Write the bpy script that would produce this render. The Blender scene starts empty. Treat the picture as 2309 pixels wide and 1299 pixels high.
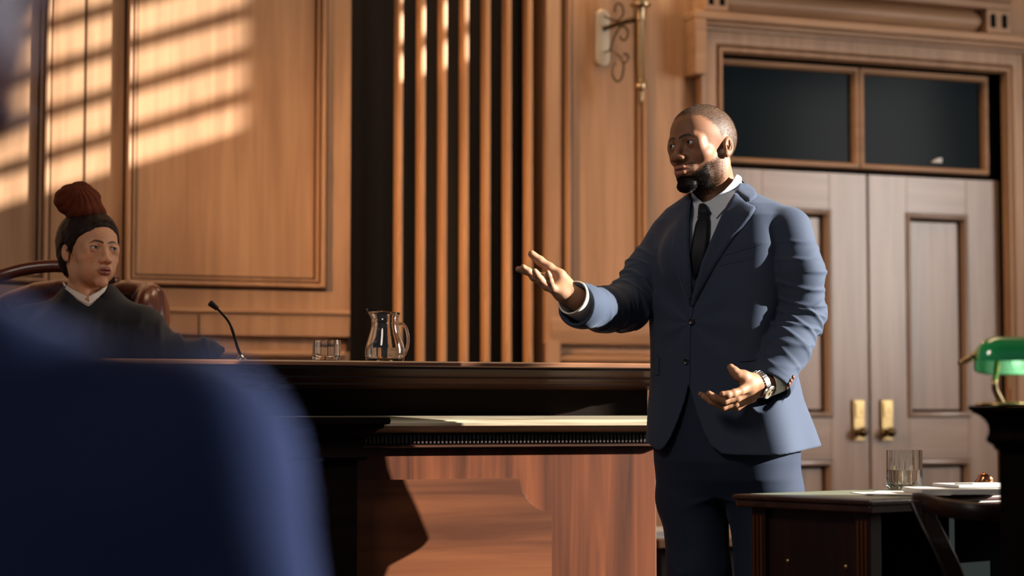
import bpy, bmesh, math, random
import numpy as np
from mathutils import Vector, Matrix
from mathutils.geometry import delaunay_2d_cdt

scn = bpy.context.scene
col = scn.collection
random.seed(4)
rng = np.random.default_rng(4)

# ------------------------------------------------------------------ camera
FPX = 4490.0                       # focal length in pixels of the 2309 wide frame
CX, CY = 1154.5, 649.5
YAW, PITCH = math.radians(21.0), math.radians(3.55)
CAMP = np.array([0.0, -7.83, 1.0])
RV = np.array([math.cos(YAW), -math.sin(YAW), 0.0])     # image right
FV = np.array([math.sin(YAW), math.cos(YAW), 0.0])      # away from the camera, level
UP = np.array([0.0, 0.0, 1.0])
cd = bpy.data.cameras.new('camera')
cam = bpy.data.objects.new('camera', cd)
col.objects.link(cam)
cd.sensor_width = 36.0
cd.lens = 36.0 * FPX / 2309.0
cd.clip_start, cd.clip_end = 0.05, 60
cam.location = CAMP
cam.rotation_euler = (math.radians(90) + PITCH, 0, -YAW)
cd.dof.use_dof = True
cd.dof.focus_distance = 5.30
cd.dof.aperture_fstop = 2.3
scn.camera = cam

# ------------------------------------------------------------------ light
scn.view_settings.view_transform = 'Standard'
scn.view_settings.look = 'None'
scn.view_settings.gamma = 1.0
scn.view_settings.use_curve_mapping = False
scn.view_settings.exposure = 0.0
scn.cycles.use_denoising = True
scn.cycles.max_bounces = 10
scn.cycles.caustics_reflective = False
scn.cycles.caustics_refractive = False
scn.cycles.sample_clamp_indirect = 4.0

world = bpy.data.worlds.new('world')
scn.world = world
world.use_nodes = True
bgn = world.node_tree.nodes['Background']
bgn.inputs[0].default_value = (0.70, 0.80, 1.0, 1)
bgn.inputs[1].default_value = 0.11

SUN_A, SUN_M = 0.50, 0.36
SUN_DIR = Vector((-1.0, SUN_A, -SUN_M)).normalized()
sl = bpy.data.lights.new('sun', 'SUN')
sl.energy = 21.0
sl.angle = math.radians(0.5)
sl.color = (1.0, 0.94, 0.85)
so = bpy.data.objects.new('sun', sl)
col.objects.link(so)
so.rotation_euler = SUN_DIR.to_track_quat('-Z', 'Y').to_euler()
so.location = (12, -6, 6)

def area(name, loc, aim, sx, sy, power, color, spread=180):
    l = bpy.data.lights.new(name, 'AREA')
    l.shape = 'RECTANGLE'
    l.size, l.size_y = sx, sy
    l.energy = power
    l.color = color
    l.spread = math.radians(spread)
    o = bpy.data.objects.new(name, l)
    col.objects.link(o)
    o.location = loc
    o.rotation_euler = (Vector(aim) - Vector(loc)).to_track_quat('-Z', 'Y').to_euler()
    return o
area('window_daylight', (6.85, -3.35, 2.2), (2.0, -2.2, 1.6), 1.3, 2.0, 130, (1.0, 0.95, 0.90))  # added pale light for the glare on the doors; solid wall behind, no opening
area('ceiling_lamp_glow', (3.2, -1.9, 5.0), (2.9, -.4, 1.4), 2.6, 1.2, 60, (1.0, 0.66, 0.38))  # added warm fill from above, no fixture behind it
area('hall_window_daylight', (5.2, -5.9, 1.5), (0.25, -6.8, .8), 1.0, 1.2, 20, (0.66, 0.76, 1.0), 44)  # added cool rim light for the foreground shoulder, not at any window

area('left_lamp_glow', (-.9, -2.4, 2.7), (2.95, 0, 1.6), .5, .5, 8, (1.0, 0.58, 0.30), 32)  # added narrow warm beam to brighten the left sides of the slats
area('front_lamp_glow', (-.5, -5.0, 3.2), (2.2, -3.0, 1.5), .8, .8, 32, (1.0, 0.84, 0.70))  # added soft fill for the standing man's shaded side
# ------------------------------------------------------------------ picture <-> place
def q(px, py, D):
    """point at level distance D from the camera seen at (px,py): returns (r, f, u)"""
    a, b = (px - CX) / FPX, (CY - py) / FPX
    t = D / (math.cos(PITCH) - math.sin(PITCH) * b)
    return np.array([t * a, D, CAMP[2] + t * (math.sin(PITCH) + math.cos(PITCH) * b)])
def toworld(v):
    v = np.asarray(v, float)
    return CAMP * np.array([1, 1, 0]) + v[..., 0:1] * RV + v[..., 1:2] * FV + v[..., 2:3] * UP
def qw(px, py, D):
    return toworld(q(px, py, D))
def project(p):
    z = p[..., 1] * math.cos(PITCH) + (p[..., 2] - CAMP[2]) * math.sin(PITCH)
    y = -p[..., 1] * math.sin(PITCH) + (p[..., 2] - CAMP[2]) * math.cos(PITCH)
    return CX + FPX * p[..., 0] / z, CY - FPX * y / z
def wp(px, py, y):
    """where the view through (px,py) meets the vertical plane at world y: (x, z)"""
    a, b = (px - CX) / FPX, (CY - py) / FPX
    d = FV * math.cos(PITCH) + UP * math.sin(PITCH) + RV * a + b * (-FV * math.sin(PITCH) + UP * math.cos(PITCH))
    t = (y - CAMP[1]) / d[1]
    return t * d[0], CAMP[2] + t * d[2]
def wx(px, y=0.0):
    return wp(px, 600, y)[0]
def wz(px, py, y=0.0):
    return wp(px, py, y)[1]

# ------------------------------------------------------------------ materials
def newmat(name):
    m = bpy.data.materials.new(name)
    m.use_nodes = True
    return m, m.node_tree.nodes, m.node_tree.links, m.node_tree.nodes['Principled BSDF']
def plain(name, c, rough=0.5, metal=0.0, spec=0.5, noise=0.0, bump=0.0, nscale=40, coat=0.0, **kw):
    m, N, L, P = newmat(name)
    P.inputs['Base Color'].default_value = (*c, 1)
    P.inputs['Roughness'].default_value = rough
    P.inputs['Metallic'].default_value = metal
    P.inputs['Specular IOR Level'].default_value = spec
    P.inputs['Coat Weight'].default_value = coat
    P.inputs['Coat Roughness'].default_value = 0.15
    for k, v in kw.items():
        P.inputs[k.replace('_', ' ')].default_value = v
    t = N.new('ShaderNodeTexCoord')
    n = N.new('ShaderNodeTexNoise')
    n.inputs['Scale'].default_value = nscale
    n.inputs['Detail'].default_value = 5
    L.new(t.outputs['Object'], n.inputs['Vector'])
    if noise:
        r = N.new('ShaderNodeMix'); r.data_type = 'RGBA'
        r.inputs[6].default_value = (*[x * (1 - noise) for x in c], 1)
        r.inputs[7].default_value = (*[min(1, x * (1 + noise)) for x in c], 1)
        L.new(n.outputs['Fac'], r.inputs[0]); L.new(r.outputs[2], P.inputs['Base Color'])
    if bump:
        b = N.new('ShaderNodeBump'); b.inputs['Strength'].default_value = bump
        b.inputs['Distance'].default_value = 0.002
        L.new(n.outputs['Fac'], b.inputs['Height']); L.new(b.outputs['Normal'], P.inputs['Normal'])
    return m
def wood(name, cd_, cl_, axis='Z', rough=0.38, coat=0.0, scale=1.0, bump=0.12, spec=0.5):
    m, N, L, P = newmat(name)
    P.inputs['Specular IOR Level'].default_value = spec
    t = N.new('ShaderNodeTexCoord')
    mp = N.new('ShaderNodeMapping')
    st = {'X': (1.2, 22, 22), 'Y': (22, 1.2, 22), 'Z': (22, 22, 1.2)}[axis]
    mp.inputs['Scale'].default_value = tuple(s * scale for s in st)
    L.new(t.outputs['Object'], mp.inputs['Vector'])
    n = N.new('ShaderNodeTexNoise'); n.inputs['Scale'].default_value = 1.0
    n.inputs['Detail'].default_value = 7; n.inputs['Distortion'].default_value = 0.9
    L.new(mp.outputs[0], n.inputs['Vector'])
    mp2 = N.new('ShaderNodeMapping')
    mp2.inputs['Scale'].default_value = tuple(s * scale * 0.12 if s > 2 else s * scale * 0.5 for s in st)
    L.new(t.outputs['Object'], mp2.inputs['Vector'])
    n2 = N.new('ShaderNodeTexNoise'); n2.inputs['Scale'].default_value = 1.3
    n2.inputs['Detail'].default_value = 3; n2.inputs['Distortion'].default_value = 1.5
    L.new(mp2.outputs[0], n2.inputs['Vector'])
    ma = N.new('ShaderNodeMath'); ma.operation = 'MULTIPLY_ADD'
    ma.inputs[1].default_value = 0.55
    L.new(n.outputs['Fac'], ma.inputs[0])
    mb = N.new('ShaderNodeMath'); mb.operation = 'MULTIPLY'; mb.inputs[1].default_value = 0.45
    L.new(n2.outputs['Fac'], mb.inputs[0]); L.new(mb.outputs[0], ma.inputs[2])
    r = N.new('ShaderNodeValToRGB')
    r.color_ramp.elements[0].position = 0.38; r.color_ramp.elements[0].color = (*cd_, 1)
    r.color_ramp.elements[1].position = 0.62; r.color_ramp.elements[1].color = (*cl_, 1)
    L.new(ma.outputs[0], r.inputs['Fac']); L.new(r.outputs['Color'], P.inputs['Base Color'])
    b = N.new('ShaderNodeBump'); b.inputs['Strength'].default_value = bump
    b.inputs['Distance'].default_value = 0.001
    L.new(n.outputs['Fac'], b.inputs['Height']); L.new(b.outputs['Normal'], P.inputs['Normal'])
    P.inputs['Roughness'].default_value = rough
    P.inputs['Coat Weight'].default_value = coat
    P.inputs['Coat Roughness'].default_value = 0.32
    return m
def cloth(name, c, rough=0.8, sheen=0.35, tint=None, scale=900, spec=0.25):
    m, N, L, P = newmat(name)
    P.inputs['Base Color'].default_value = (*c, 1)
    P.inputs['Roughness'].default_value = rough
    P.inputs['Specular IOR Level'].default_value = spec
    P.inputs['Sheen Weight'].default_value = sheen
    P.inputs['Sheen Roughness'].default_value = 0.45
    P.inputs['Sheen Tint'].default_value = (*(tint or (1, 1, 1)), 1)
    t = N.new('ShaderNodeTexCoord')
    n = N.new('ShaderNodeTexNoise'); n.inputs['Scale'].default_value = scale; n.inputs['Detail'].default_value = 2
    L.new(t.outputs['Object'], n.inputs['Vector'])
    r = N.new('ShaderNodeMix'); r.data_type = 'RGBA'
    r.inputs[6].default_value = (*[x * 0.75 for x in c], 1)
    r.inputs[7].default_value = (*[x * 1.25 for x in c], 1)
    L.new(n.outputs['Fac'], r.inputs[0]); L.new(r.outputs[2], P.inputs['Base Color'])
    b = N.new('ShaderNodeBump'); b.inputs['Strength'].default_value = 0.15; b.inputs['Distance'].default_value = 0.001
    L.new(n.outputs['Fac'], b.inputs['Height']); L.new(b.outputs['Normal'], P.inputs['Normal'])
    return m
def skin(name, rough=0.56, sss=0.12):
    """skin whose own colour comes from the mesh's colour attribute (lips, brows, beard, palms)"""
    m, N, L, P = newmat(name)
    a = N.new('ShaderNodeAttribute'); a.attribute_name = 'tone'
    t = N.new('ShaderNodeTexCoord')
    n = N.new('ShaderNodeTexNoise'); n.inputs['Scale'].default_value = 260; n.inputs['Detail'].default_value = 4
    L.new(t.outputs['Object'], n.inputs['Vector'])
    r = N.new('ShaderNodeMix'); r.data_type = 'RGBA'; r.blend_type = 'MULTIPLY'
    r.inputs[0].default_value = 0.35
    L.new(a.outputs['Color'], r.inputs[6]); L.new(n.outputs['Color'], r.inputs[7])
    mx = N.new('ShaderNodeMix'); mx.data_type = 'RGBA'; mx.inputs[0].default_value = 0.5
    L.new(a.outputs['Color'], mx.inputs[6]); L.new(r.outputs[2], mx.inputs[7])
    L.new(mx.outputs[2], P.inputs['Base Color'])
    P.inputs['Roughness'].default_value = rough
    P.inputs['Specular IOR Level'].default_value = 0.3
    P.inputs['Subsurface Weight'].default_value = sss
    P.inputs['Subsurface Radius'].default_value = (0.012, 0.004, 0.002)
    P.inputs['Subsurface Scale'].default_value = 0.5
    b = N.new('ShaderNodeBump'); b.inputs['Strength'].default_value = 0.12; b.inputs['Distance'].default_value = 0.001
    L.new(n.outputs['Fac'], b.inputs['Height']); L.new(b.outputs['Normal'], P.inputs['Normal'])
    return m
def glass(name, c=(1, 1, 1), rough=0.0, ior=1.47):
    m, N, L, P = newmat(name)
    P.inputs['Base Color'].default_value = (*c, 1)
    P.inputs['Roughness'].default_value = rough
    P.inputs['Transmission Weight'].default_value = 1.0
    P.inputs['IOR'].default_value = ior
    return m

M = dict(
    wallV=wood('oak_panelling_upright', (0.30, 0.165, 0.090), (0.43, 0.250, 0.138), 'Z', 0.45, spec=.3),
    wallH=wood('oak_panelling_level', (0.30, 0.165, 0.090), (0.43, 0.250, 0.138), 'X', 0.45, spec=.3),
    ebony=wood('ebonised_wood', (0.005, 0.0035, 0.003), (0.011, 0.007, 0.005), 'X', 0.8, spec=.03),  # near black; shade on bench frieze and pier is put into this colour
    slat=wood('slat_wood', (.40, .20, .09), (.54, .30, .15), 'Z', .45, spec=.3),
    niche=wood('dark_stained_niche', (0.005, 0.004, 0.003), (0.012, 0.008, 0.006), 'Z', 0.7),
    door=wood('door_wood', (0.24, 0.160, 0.115), (0.33, 0.230, 0.170), 'Z', 0.40, coat=0.7),
    doorH=wood('door_wood_level', (0.24, 0.160, 0.115), (0.33, 0.230, 0.170), 'X', 0.40, coat=0.7),
    benchH=wood('bench_mahogany_level', (0.024, 0.009, 0.005), (0.062, 0.022, 0.010), 'X', 0.32, coat=0.2),
    benchV=wood('bench_mahogany_upright', (0.030, 0.008, 0.003), (0.135, 0.038, 0.013), 'Z', 0.40, scale=0.8, spec=.25),
    benchP=wood('bench_figured_veneer', (0.052, 0.015, 0.005), (0.150, 0.048, 0.017), 'X', 0.40, scale=0.55, spec=.25),
    ledge=wood('worn_pale_ledge', (.20, .15, .09), (.52, .46, .33), 'X', .30, coat=.5, scale=1.6),  # pale tone paints the window glare on the ledge into the wood
    dark=wood('dark_walnut', (0.010, 0.005, 0.004), (0.024, 0.010, 0.007), 'X', 0.42, spec=.3),
    darkV=wood('dark_walnut_upright', (0.011, 0.005, 0.0035), (0.026, 0.010, 0.006), 'Z', 0.42, spec=.3),
    gap=plain('shadow_gap_paint', (0.006, 0.008, 0.008), 0.95, spec=0.0),
    pane=plain('dark_window_pane', (0.010, 0.016, 0.020), 0.16, spec=0.02),
    floor=wood('floor_boards', (0.05, 0.025, 0.014), (0.11, 0.055, 0.03), 'X', 0.4),
    plaster=plain('plaster', (0.30, 0.24, 0.19), 0.85, noise=0.1),
    brass=plain('aged_brass', (0.52, 0.37, 0.17), 0.28, 1.0, noise=0.2, nscale=30),
    bronze=plain('dark_bronze', (0.10, 0.065, 0.03), 0.18, 1.0),
    stain=plain('groove_stain', (0.022, 0.012, 0.008), 0.8, spec=.1),  # dark colour painting the shade of the moulding grooves
    antique=plain('antique_brass', (0.42, 0.30, 0.17), 0.34, 1.0, noise=0.2, nscale=30),
    plate=plain('sconce_enamel', (0.62, 0.54, 0.42), 0.35, 0.35),
    steel=plain('watch_steel', (0.62, 0.60, 0.56), 0.25, 1.0),
    dial=plain('watch_dial', (0.35, 0.28, 0.18), 0.3, 0.4),
    suit=cloth('navy_wool', (0.034, 0.048, 0.082), 0.80, 0.12, (0.65, 0.78, 1.0)),
    lining=plain('suit_lining', (0.02, 0.02, 0.05), 0.5),
    bluesuit=cloth('blue_wool', (0.055, 0.075, 0.175), 0.85, 0.1),
    trouser=cloth('navy_wool_trouser', (0.014, 0.023, 0.047), 0.80, 0.06, (0.65, 0.78, 1.0)),
    tie=cloth('black_knit_silk', (0.006, 0.008, 0.014), 0.55, 0.2, scale=1500),
    shirt=cloth('pale_blue_cotton', (0.60, 0.66, 0.74), 0.7, 0.1),
    white=cloth('white_cotton', (0.80, 0.76, 0.68), 0.7, 0.1),
    robe=cloth('black_robe', (0.010, 0.012, 0.016), 0.7, 0.12, (0.8, 0.9, 1.0)),
    skin=skin('skin_tone'),
    eye=plain('eye_white', (0.50, 0.45, 0.41), 0.3),
    iris=plain('iris_brown', (0.022, 0.010, 0.006), 0.25, spec=.4),
    buzz=plain('buzzed_hair', (0.075, 0.048, 0.032), 0.6, spec=.4),
    beard=plain('beard_hair', (0.010, 0.006, 0.0045), 0.6, spec=.3),
    hair=plain('dark_braided_hair', (0.013, 0.006, 0.004), 0.6, spec=.2, noise=0.3),
    bun=plain('auburn_bun_hair', (0.090, 0.020, 0.008), 0.8, spec=.1, noise=0.5, nscale=60),
    leather=plain('oxblood_leather', (0.085, 0.018, 0.010), 0.32, noise=0.3, bump=0.3, nscale=90, coat=0.2),
    blackm=plain('matte_black_metal', (0.008, 0.008, 0.008), 0.6, 0.0, spec=.2),
    button=plain('button_horn', (0.015, 0.012, 0.012), 0.3),
    button2=plain('cuff_button_brown', (0.16, 0.05, 0.02), 0.3),
    glass=glass('clear_glass', (0.97, 1.0, 0.98)),
    water=glass('water', (0.96, 1.0, 1.0), 0, 1.33),
    green=plain('green_glass_shade', (0.008, 0.42, 0.11), 0.08, coat=1.0, spec=0.8),
    greenin=plain('pale_green_glass_lining', (0.28, 0.72, 0.42), 0.35),
    paper=plain('paper', (0.72, 0.70, 0.66), 0.8),
    baize=plain('desk_leather_inlay', (0.20, 0.22, 0.15), 0.35, noise=0.1),
    copper=plain('copper', (0.5, 0.2, 0.09), 0.2, 1.0),
    shoe=plain('black_shoe', (0.01, 0.009, 0.008), 0.2, coat=0.5),
)

# ------------------------------------------------------------------ mesh helpers
def tagobj(o, label=None, cat=None, group=None, kind=None):
    if label: o['label'] = label
    if cat: o['category'] = cat
    if group: o['group'] = group
    if kind: o['kind'] = kind
    return o
def empty(name, loc, label=None, cat=None, group=None, kind=None):
    o = bpy.data.objects.new(name, None)
    o.empty_display_size = 0.1
    col.objects.link(o)
    o.location = tuple(loc)
    return tagobj(o, label, cat, group, kind)
def origin(parent):
    off = np.zeros(3)
    while parent is not None:
        off += np.array(parent.location)
        parent = parent.parent
    return off
def mk(name, V, F, mat, parent=None, smooth=False, bevel=0.0, mats=None, fm=None, at=None):
    """one mesh object from world-space vertices"""
    V = np.asarray(V, float)
    off = origin(parent)
    base = np.array(at, float) if at is not None else (off if parent is not None else np.zeros(3))
    me = bpy.data.meshes.new(name)
    me.from_pydata((V - base).tolist(), [], [tuple(int(i) for i in f) for f in F])
    me.materials.append(mat)
    for x in (mats or []): me.materials.append(x)
    if fm is not None: me.polygons.foreach_set('material_index', np.asarray(fm, dtype=np.int32))
    me.polygons.foreach_set('use_smooth', [bool(smooth)] * len(me.polygons))
    me.update()
    o = bpy.data.objects.new(name, me)
    col.objects.link(o)
    if parent is not None:
        o.parent = parent
    o.location = tuple(base - off) if parent is not None else tuple(base)
    if bevel:
        b = o.modifiers.new('bevel', 'BEVEL'); b.width = bevel; b.segments = 2; b.limit_method = 'ANGLE'
        b.angle_limit = math.radians(40); b.harden_normals = False
    return o
class MB:
    def __init__(s): s.V = []; s.F = []
    def add(s, V, F):
        n = len(s.V)
        s.V += [tuple(map(float, v)) for v in V]
        s.F += [tuple(n + int(i) for i in f) for f in F]
        return s
    def box(s, x0, x1, y0, y1, z0, z1):
        V = [(x, y, z) for x in (x0, x1) for y in (y0, y1) for z in (z0, z1)]
        return s.add(V, [(0, 1, 3, 2), (4, 6, 7, 5), (0, 4, 5, 1), (2, 3, 7, 6), (0, 2, 6, 4), (1, 5, 7, 3)])
    def obox(s, c, ax, ay, az, hx, hy, hz):
        c, ax, ay, az = map(lambda v: np.asarray(v, float), (c, ax, ay, az))
        V = [c + ax * hx * i + ay * hy * j + az * hz * k for i in (-1, 1) for j in (-1, 1) for k in (-1, 1)]
        return s.add(V, [(0, 1, 3, 2), (4, 6, 7, 5), (0, 4, 5, 1), (2, 3, 7, 6), (0, 2, 6, 4), (1, 5, 7, 3)])
    def tube(s, pts, rad, n=14, caps=True):
        pts = [np.asarray(p, float) for p in pts]
        if np.isscalar(rad): rad = [rad] * len(pts)
        V = []; F = []
        t = pts[1] - pts[0]
        a = np.cross(t, (0.13, 0.21, 0.97)); a /= np.linalg.norm(a)
        for i, p in enumerate(pts):
            t = pts[min(i + 1, len(pts) - 1)] - pts[max(i - 1, 0)]
            t = t / np.linalg.norm(t)
            a = a - t * np.dot(a, t); a /= np.linalg.norm(a)
            b = np.cross(t, a)
            for k in range(n):
                w = 2 * math.pi * k / n
                V.append(p + rad[i] * (math.cos(w) * a + math.sin(w) * b))
        for i in range(len(pts) - 1):
            for k in range(n):
                F.append((i * n + k, i * n + (k + 1) % n, (i + 1) * n + (k + 1) % n, (i + 1) * n + k))
        if caps:
            F.append(tuple(range(n))[::-1]); F.append(tuple((len(pts) - 1) * n + k for k in range(n)))
        return s.add(V, F)
    def lathe(s, c, prof, n=40, axis=None, close=False):
        """prof: (radius, height) pairs about the vertical through c (or any axis)"""
        c = np.asarray(c, float)
        az = np.array([0, 0, 1.0]) if axis is None else np.asarray(axis, float) / np.linalg.norm(axis)
        ax = np.cross(az, (0.1, 0.9, 0.2)); ax /= np.linalg.norm(ax)
        ay = np.cross(az, ax)
        V = []; F = []
        for r, h in prof:
            r = max(r, 1e-5)
            for k in range(n):
                w = 2 * math.pi * k / n
                V.append(c + az * h + r * (math.cos(w) * ax + math.sin(w) * ay))
        m = len(prof)
        for i in range(m if close else m - 1):
            j = (i + 1) % m
            for k in range(n):
                F.append((i * n + k, i * n + (k + 1) % n, j * n + (k + 1) % n, j * n + k))
        return s.add(V, F)
    def framing(s, x0, x1, z0, z1, y, prof, plane='xz', closed=True):
        """moulding mitred round a rectangle; prof = (outward offset, height towards the room) pairs"""
        V = []; F = []; m = len(prof)
        for sx, sz in ((-1, -1), (1, -1), (1, 1), (-1, 1)):
            for o, h in prof:
                V.append(((x0 - o) if sx < 0 else (x1 + o), y - h, (z0 - o) if sz < 0 else (z1 + o)))
        for c in range(4):
            d = (c + 1) % 4
            for i in range(m - 1):
                F.append((c * m + i, d * m + i, d * m + i + 1, c * m + i + 1))
        return s.add(V, F)
    def rail(s, x0, x1, y, prof):
        """level moulding along x; prof = (height towards the room, z) pairs, open back"""
        V = []; m = len(prof)
        for x in (x0, x1):
            for h, z in prof: V.append((x, y - h, z))
        F = [(i, i + 1, m + i + 1, m + i) for i in range(m - 1)]
        F += [tuple(range(m))[::-1], tuple(m + i for i in range(m)), (0, m, 2 * m - 1, m - 1)]
        return s.add(V, F)
    def sweep_rect(s, ring, prof):
        """moulded block: ring(offset) gives the plan outline, prof the (offset, z) steps upward"""
        V = []; F = []; n = len(ring(0))
        for o, z in prof: V += [(x, y, z) for x, y in ring(o)]
        for i in range(len(prof) - 1):
            for k in range(n): F.append((i * n + k, i * n + (k + 1) % n, (i + 1) * n + (k + 1) % n, (i + 1) * n + k))
        F += [tuple(range(n))[::-1], tuple((len(prof) - 1) * n + k for k in range(n))]
        return s.add(V, F)
    def prism(s, poly, y0, y1):
        """poly of (x,z) pushed from y0 to y1"""
        n = len(poly)
        V = [(x, y0, z) for x, z in poly] + [(x, y1, z) for x, z in poly]
        F = [tuple(range(n)), tuple(range(2 * n - 1, n - 1, -1))]
        F += [(i, n + i, n + (i + 1) % n, (i + 1) % n) for i in range(n)]
        return s.add(V, F)
    def build(s, name, mat, parent=None, smooth=False, bevel=0.0, **kw):
        o = mk(name, s.V, s.F, mat, parent, smooth, bevel, **kw)
        me = o.data
        bm = bmesh.new(); bm.from_mesh(me); bmesh.ops.recalc_face_normals(bm, faces=bm.faces); bm.to_mesh(me); bm.free()
        return o
def shade_auto(o, ang=35):
    me = o.data
    me.polygons.foreach_set('use_smooth', [True] * len(me.polygons))
    bm = bmesh.new(); bm.from_mesh(me)
    for e in bm.edges:
        if len(e.link_faces) == 2 and e.calc_face_angle(0) > math.radians(ang): e.smooth = False
    bm.to_mesh(me); bm.free()
    return o
def bez(p0, p1, p2, p3, n=12):
    p0, p1, p2, p3 = map(lambda v: np.asarray(v, float), (p0, p1, p2, p3))
    return [(1-t)**3*p0 + 3*(1-t)**2*t*p1 + 3*(1-t)*t*t*p2 + t**3*p3 for t in np.linspace(0, 1, n)]
def spline(pts, n=8):
    """Catmull-Rom through the points"""
    P = [np.asarray(p, float) for p in pts]
    P = [2 * P[0] - P[1]] + P + [2 * P[-1] - P[-2]]
    out = []
    for i in range(1, len(P) - 2):
        for t in np.linspace(0, 1, n, endpoint=False):
            a, b, c, d = P[i-1], P[i], P[i+1], P[i+2]
            out.append(0.5 * (2*b + (c-a)*t + (2*a-5*b+4*c-d)*t*t + (3*b-a-3*c+d)*t**3))
    out.append(P[-2])
    return out

# ================================================================== ROOM
YB = 0.0
X_L1, X_GAP0, X_GAP1 = -1.6, wx(184), wx(190)
X_N0, X_N1 = wx(790), wx(1232)        # niche behind the upright slats
X_O0, X_O1 = wx(1623), wx(2263, 0.0)  # door opening
Z_TOP = 6.2
XR = 7.0
z_do = wz(1900, 389, 0.03)            # top of the door leaves
z_ot = wz(1700, 121, -0.05)           # top of the opening
b = MB()
zr = wz(600, 757)                     # underside of the upper panelling, left
b.box(X_L1, X_GAP0, 0, 0.05, zr, Z_TOP)
b.box(X_GAP1, X_N0, 0, 0.05, zr, Z_TOP)
b.box(X_L1, X_N0, 0.05, 0.15, 0, Z_TOP)
b.box(X_L1, X_N0, 0.0, 0.05, 0, wz(600, 792))
zr2 = wz(1350, 776)
b.box(X_N1, X_O0, 0, 0.15, zr2, Z_TOP)
b.box(X_N1, X_O0, 0.04, 0.15, 0, zr2)
b.box(X_O0, X_O1, 0, 0.15, z_ot, Z_TOP)
b.box(X_O1, XR, 0, 0.15, 0, Z_TOP)
wall = b.build('wall_back', M['wallV'], kind=None) if False else b.build('wall_back', M['wallV'])
tagobj(wall, kind='structure')
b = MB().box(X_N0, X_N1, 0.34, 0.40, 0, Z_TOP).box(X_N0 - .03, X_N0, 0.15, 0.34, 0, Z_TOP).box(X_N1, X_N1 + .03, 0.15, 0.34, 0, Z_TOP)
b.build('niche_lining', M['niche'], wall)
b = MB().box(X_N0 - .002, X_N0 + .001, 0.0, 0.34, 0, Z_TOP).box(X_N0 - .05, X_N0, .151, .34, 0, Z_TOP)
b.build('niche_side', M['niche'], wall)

BOLE = [(0, 0), (.001, .018), (.008, .020), (.012, .003), (.017, .003), (.020, .030), (.030, .034), (.036, .026), (.038, 0)]
def pmould(x0, x1, z0, z1, y=0.0, prof=BOLE, mat=None, name='panel_moulding', parent=wall):
    o = MB().framing(x0, x1, z0, z1, y, prof).build(name, mat or M['wallV'], parent)
    MB().framing(x0, x1, z0, z1, y, [(-.007, .0), (-.007, .0012), (.001, .0012)]).framing(x0, x1, z0, z1, y, [(.036, .0012), (.0475, .0012), (.0475, 0)]).build('groove', M['stain'], o)  # flat dark strips painting the shade beside the moulding
    return shade_auto(o, 50)
def raised(x0, x1, z0, z1, y=0.0, h=0.006):
    return MB().box(x0, x1, y - h, y + .004, z0, z1).build('field_panel', M['wallV'], wall)
pmould(wx(302), wx(711), wz(500, 626), 3.6)
pmould(X_L1 + .1, wx(84), wz(60, 616), 3.6)
pmould(wx(1292), wx(1437), wz(1360, 706), 3.6)
pmould(wx(2312), wx(2312) + 1.0, 0.9, wz(2300, 186), prof=BOLE)
# level rails on the left stretch
def rail(x0, x1, y, z0, z1, h, mat, name='wall_rail', n=7):
    prof = [(0, z0)] + [(h * (0.45 + 0.55 * math.sin(math.pi * k / (n - 1))), z0 + (z1 - z0) * k / (n - 1)) for k in range(n)] + [(0, z1)]
    return shade_auto(MB().rail(x0, x1, y, prof).build(name, mat, wall), 50)
rail(X_L1, X_N0 - .004, 0, wz(600, 709), wz(600, 698), .014, M['wallH'])
rail(X_L1, X_N0 - .03, 0, wz(600, 808), wz(600, 789), .035, M['wallH'])
MB().box(wx(448), wx(451), -.001, .01, wz(450, 757), wz(450, 709)).build('panel_joint', M['gap'], wall)
# level rails between the slats and the door case
rail(wx(1240), X_O0 - .14, 0, zr2, wz(1350, 712), .020, M['wallH'])
rail(wx(1252), X_O0 - .14, 0.04, wz(1350, 801), wz(1350, 786), .012, M['wallH'])
rail(wx(1262), X_O0 - .14, 0.04, wz(1350, 822), wz(1350, 801), .05, M['wallH'])
# pilaster strip beside the door case
MB().box(wx(1230), wx(1262), -.012, 0, 0, Z_TOP).build('edge_stile', M['wallV'], wall, bevel=.004)

# slatted screen
scr = empty('trim_1', (X_N0, 0.0, 0.0), kind='structure')
for i, px in enumerate([901.5, 947, 996, 1045, 1094, 1142, 1190]):
    x0, x1 = wx(px - 1.5 if i else px - 6), wx(px + 11.5 if i else px + 6)
    MB().box(x0, x1, -.005, .055, 0.0, Z_TOP - .05).build('slat', M['slat'], scr, bevel=.006)
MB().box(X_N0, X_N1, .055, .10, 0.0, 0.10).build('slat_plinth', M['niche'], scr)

# door case: moulded jambs and head, eared outer frame, frieze and cornice
case = empty('trim_2', (X_O0, 0, 0), kind='structure')
prof = [(0, -.15), (0, .040), (.006, .050), (.018, .050), (.022, .036), (.030, .036), (.034, .046), (.040, .050), (.088, .050), (.092, .060), (.104, .066), (.118, .066), (.118, 0)]
shade_auto(MB().framing(X_O0, X_O1, -1.2, z_ot, 0, prof).build('door_casing', M['wallV'], case), 40)
MB().framing(X_O0, X_O1, -1.2, z_ot, 0, [(.023, .0365), (.029, .0365)]).framing(X_O0, X_O1, -1.2, z_ot, 0, [(.0885, .0505), (.0905, .0585)]).build('groove', M['stain'], case)  # painted shade lines between the casing bands
z_h0 = z_ot + .112
z_h1 = z_h0 + .048
b = MB()
xe0, xe1 = X_O0 - .175, X_O1 + .175
zear = wz(1545, 165, -.12)
b.box(xe0, xe1, -.125, 0.0, z_h0 + .012, z_h1)
b.box(xe0 + .02, xe1 - .02, -.100, 0.0, z_h0 - .010, z_h0 + .012)
b.box(xe0, X_O0 - .118, -.125, 0, zear, z_h0 + .012)
b.box(X_O1 + .118, xe1, -.125, 0, zear, z_h0 + .012)
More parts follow.
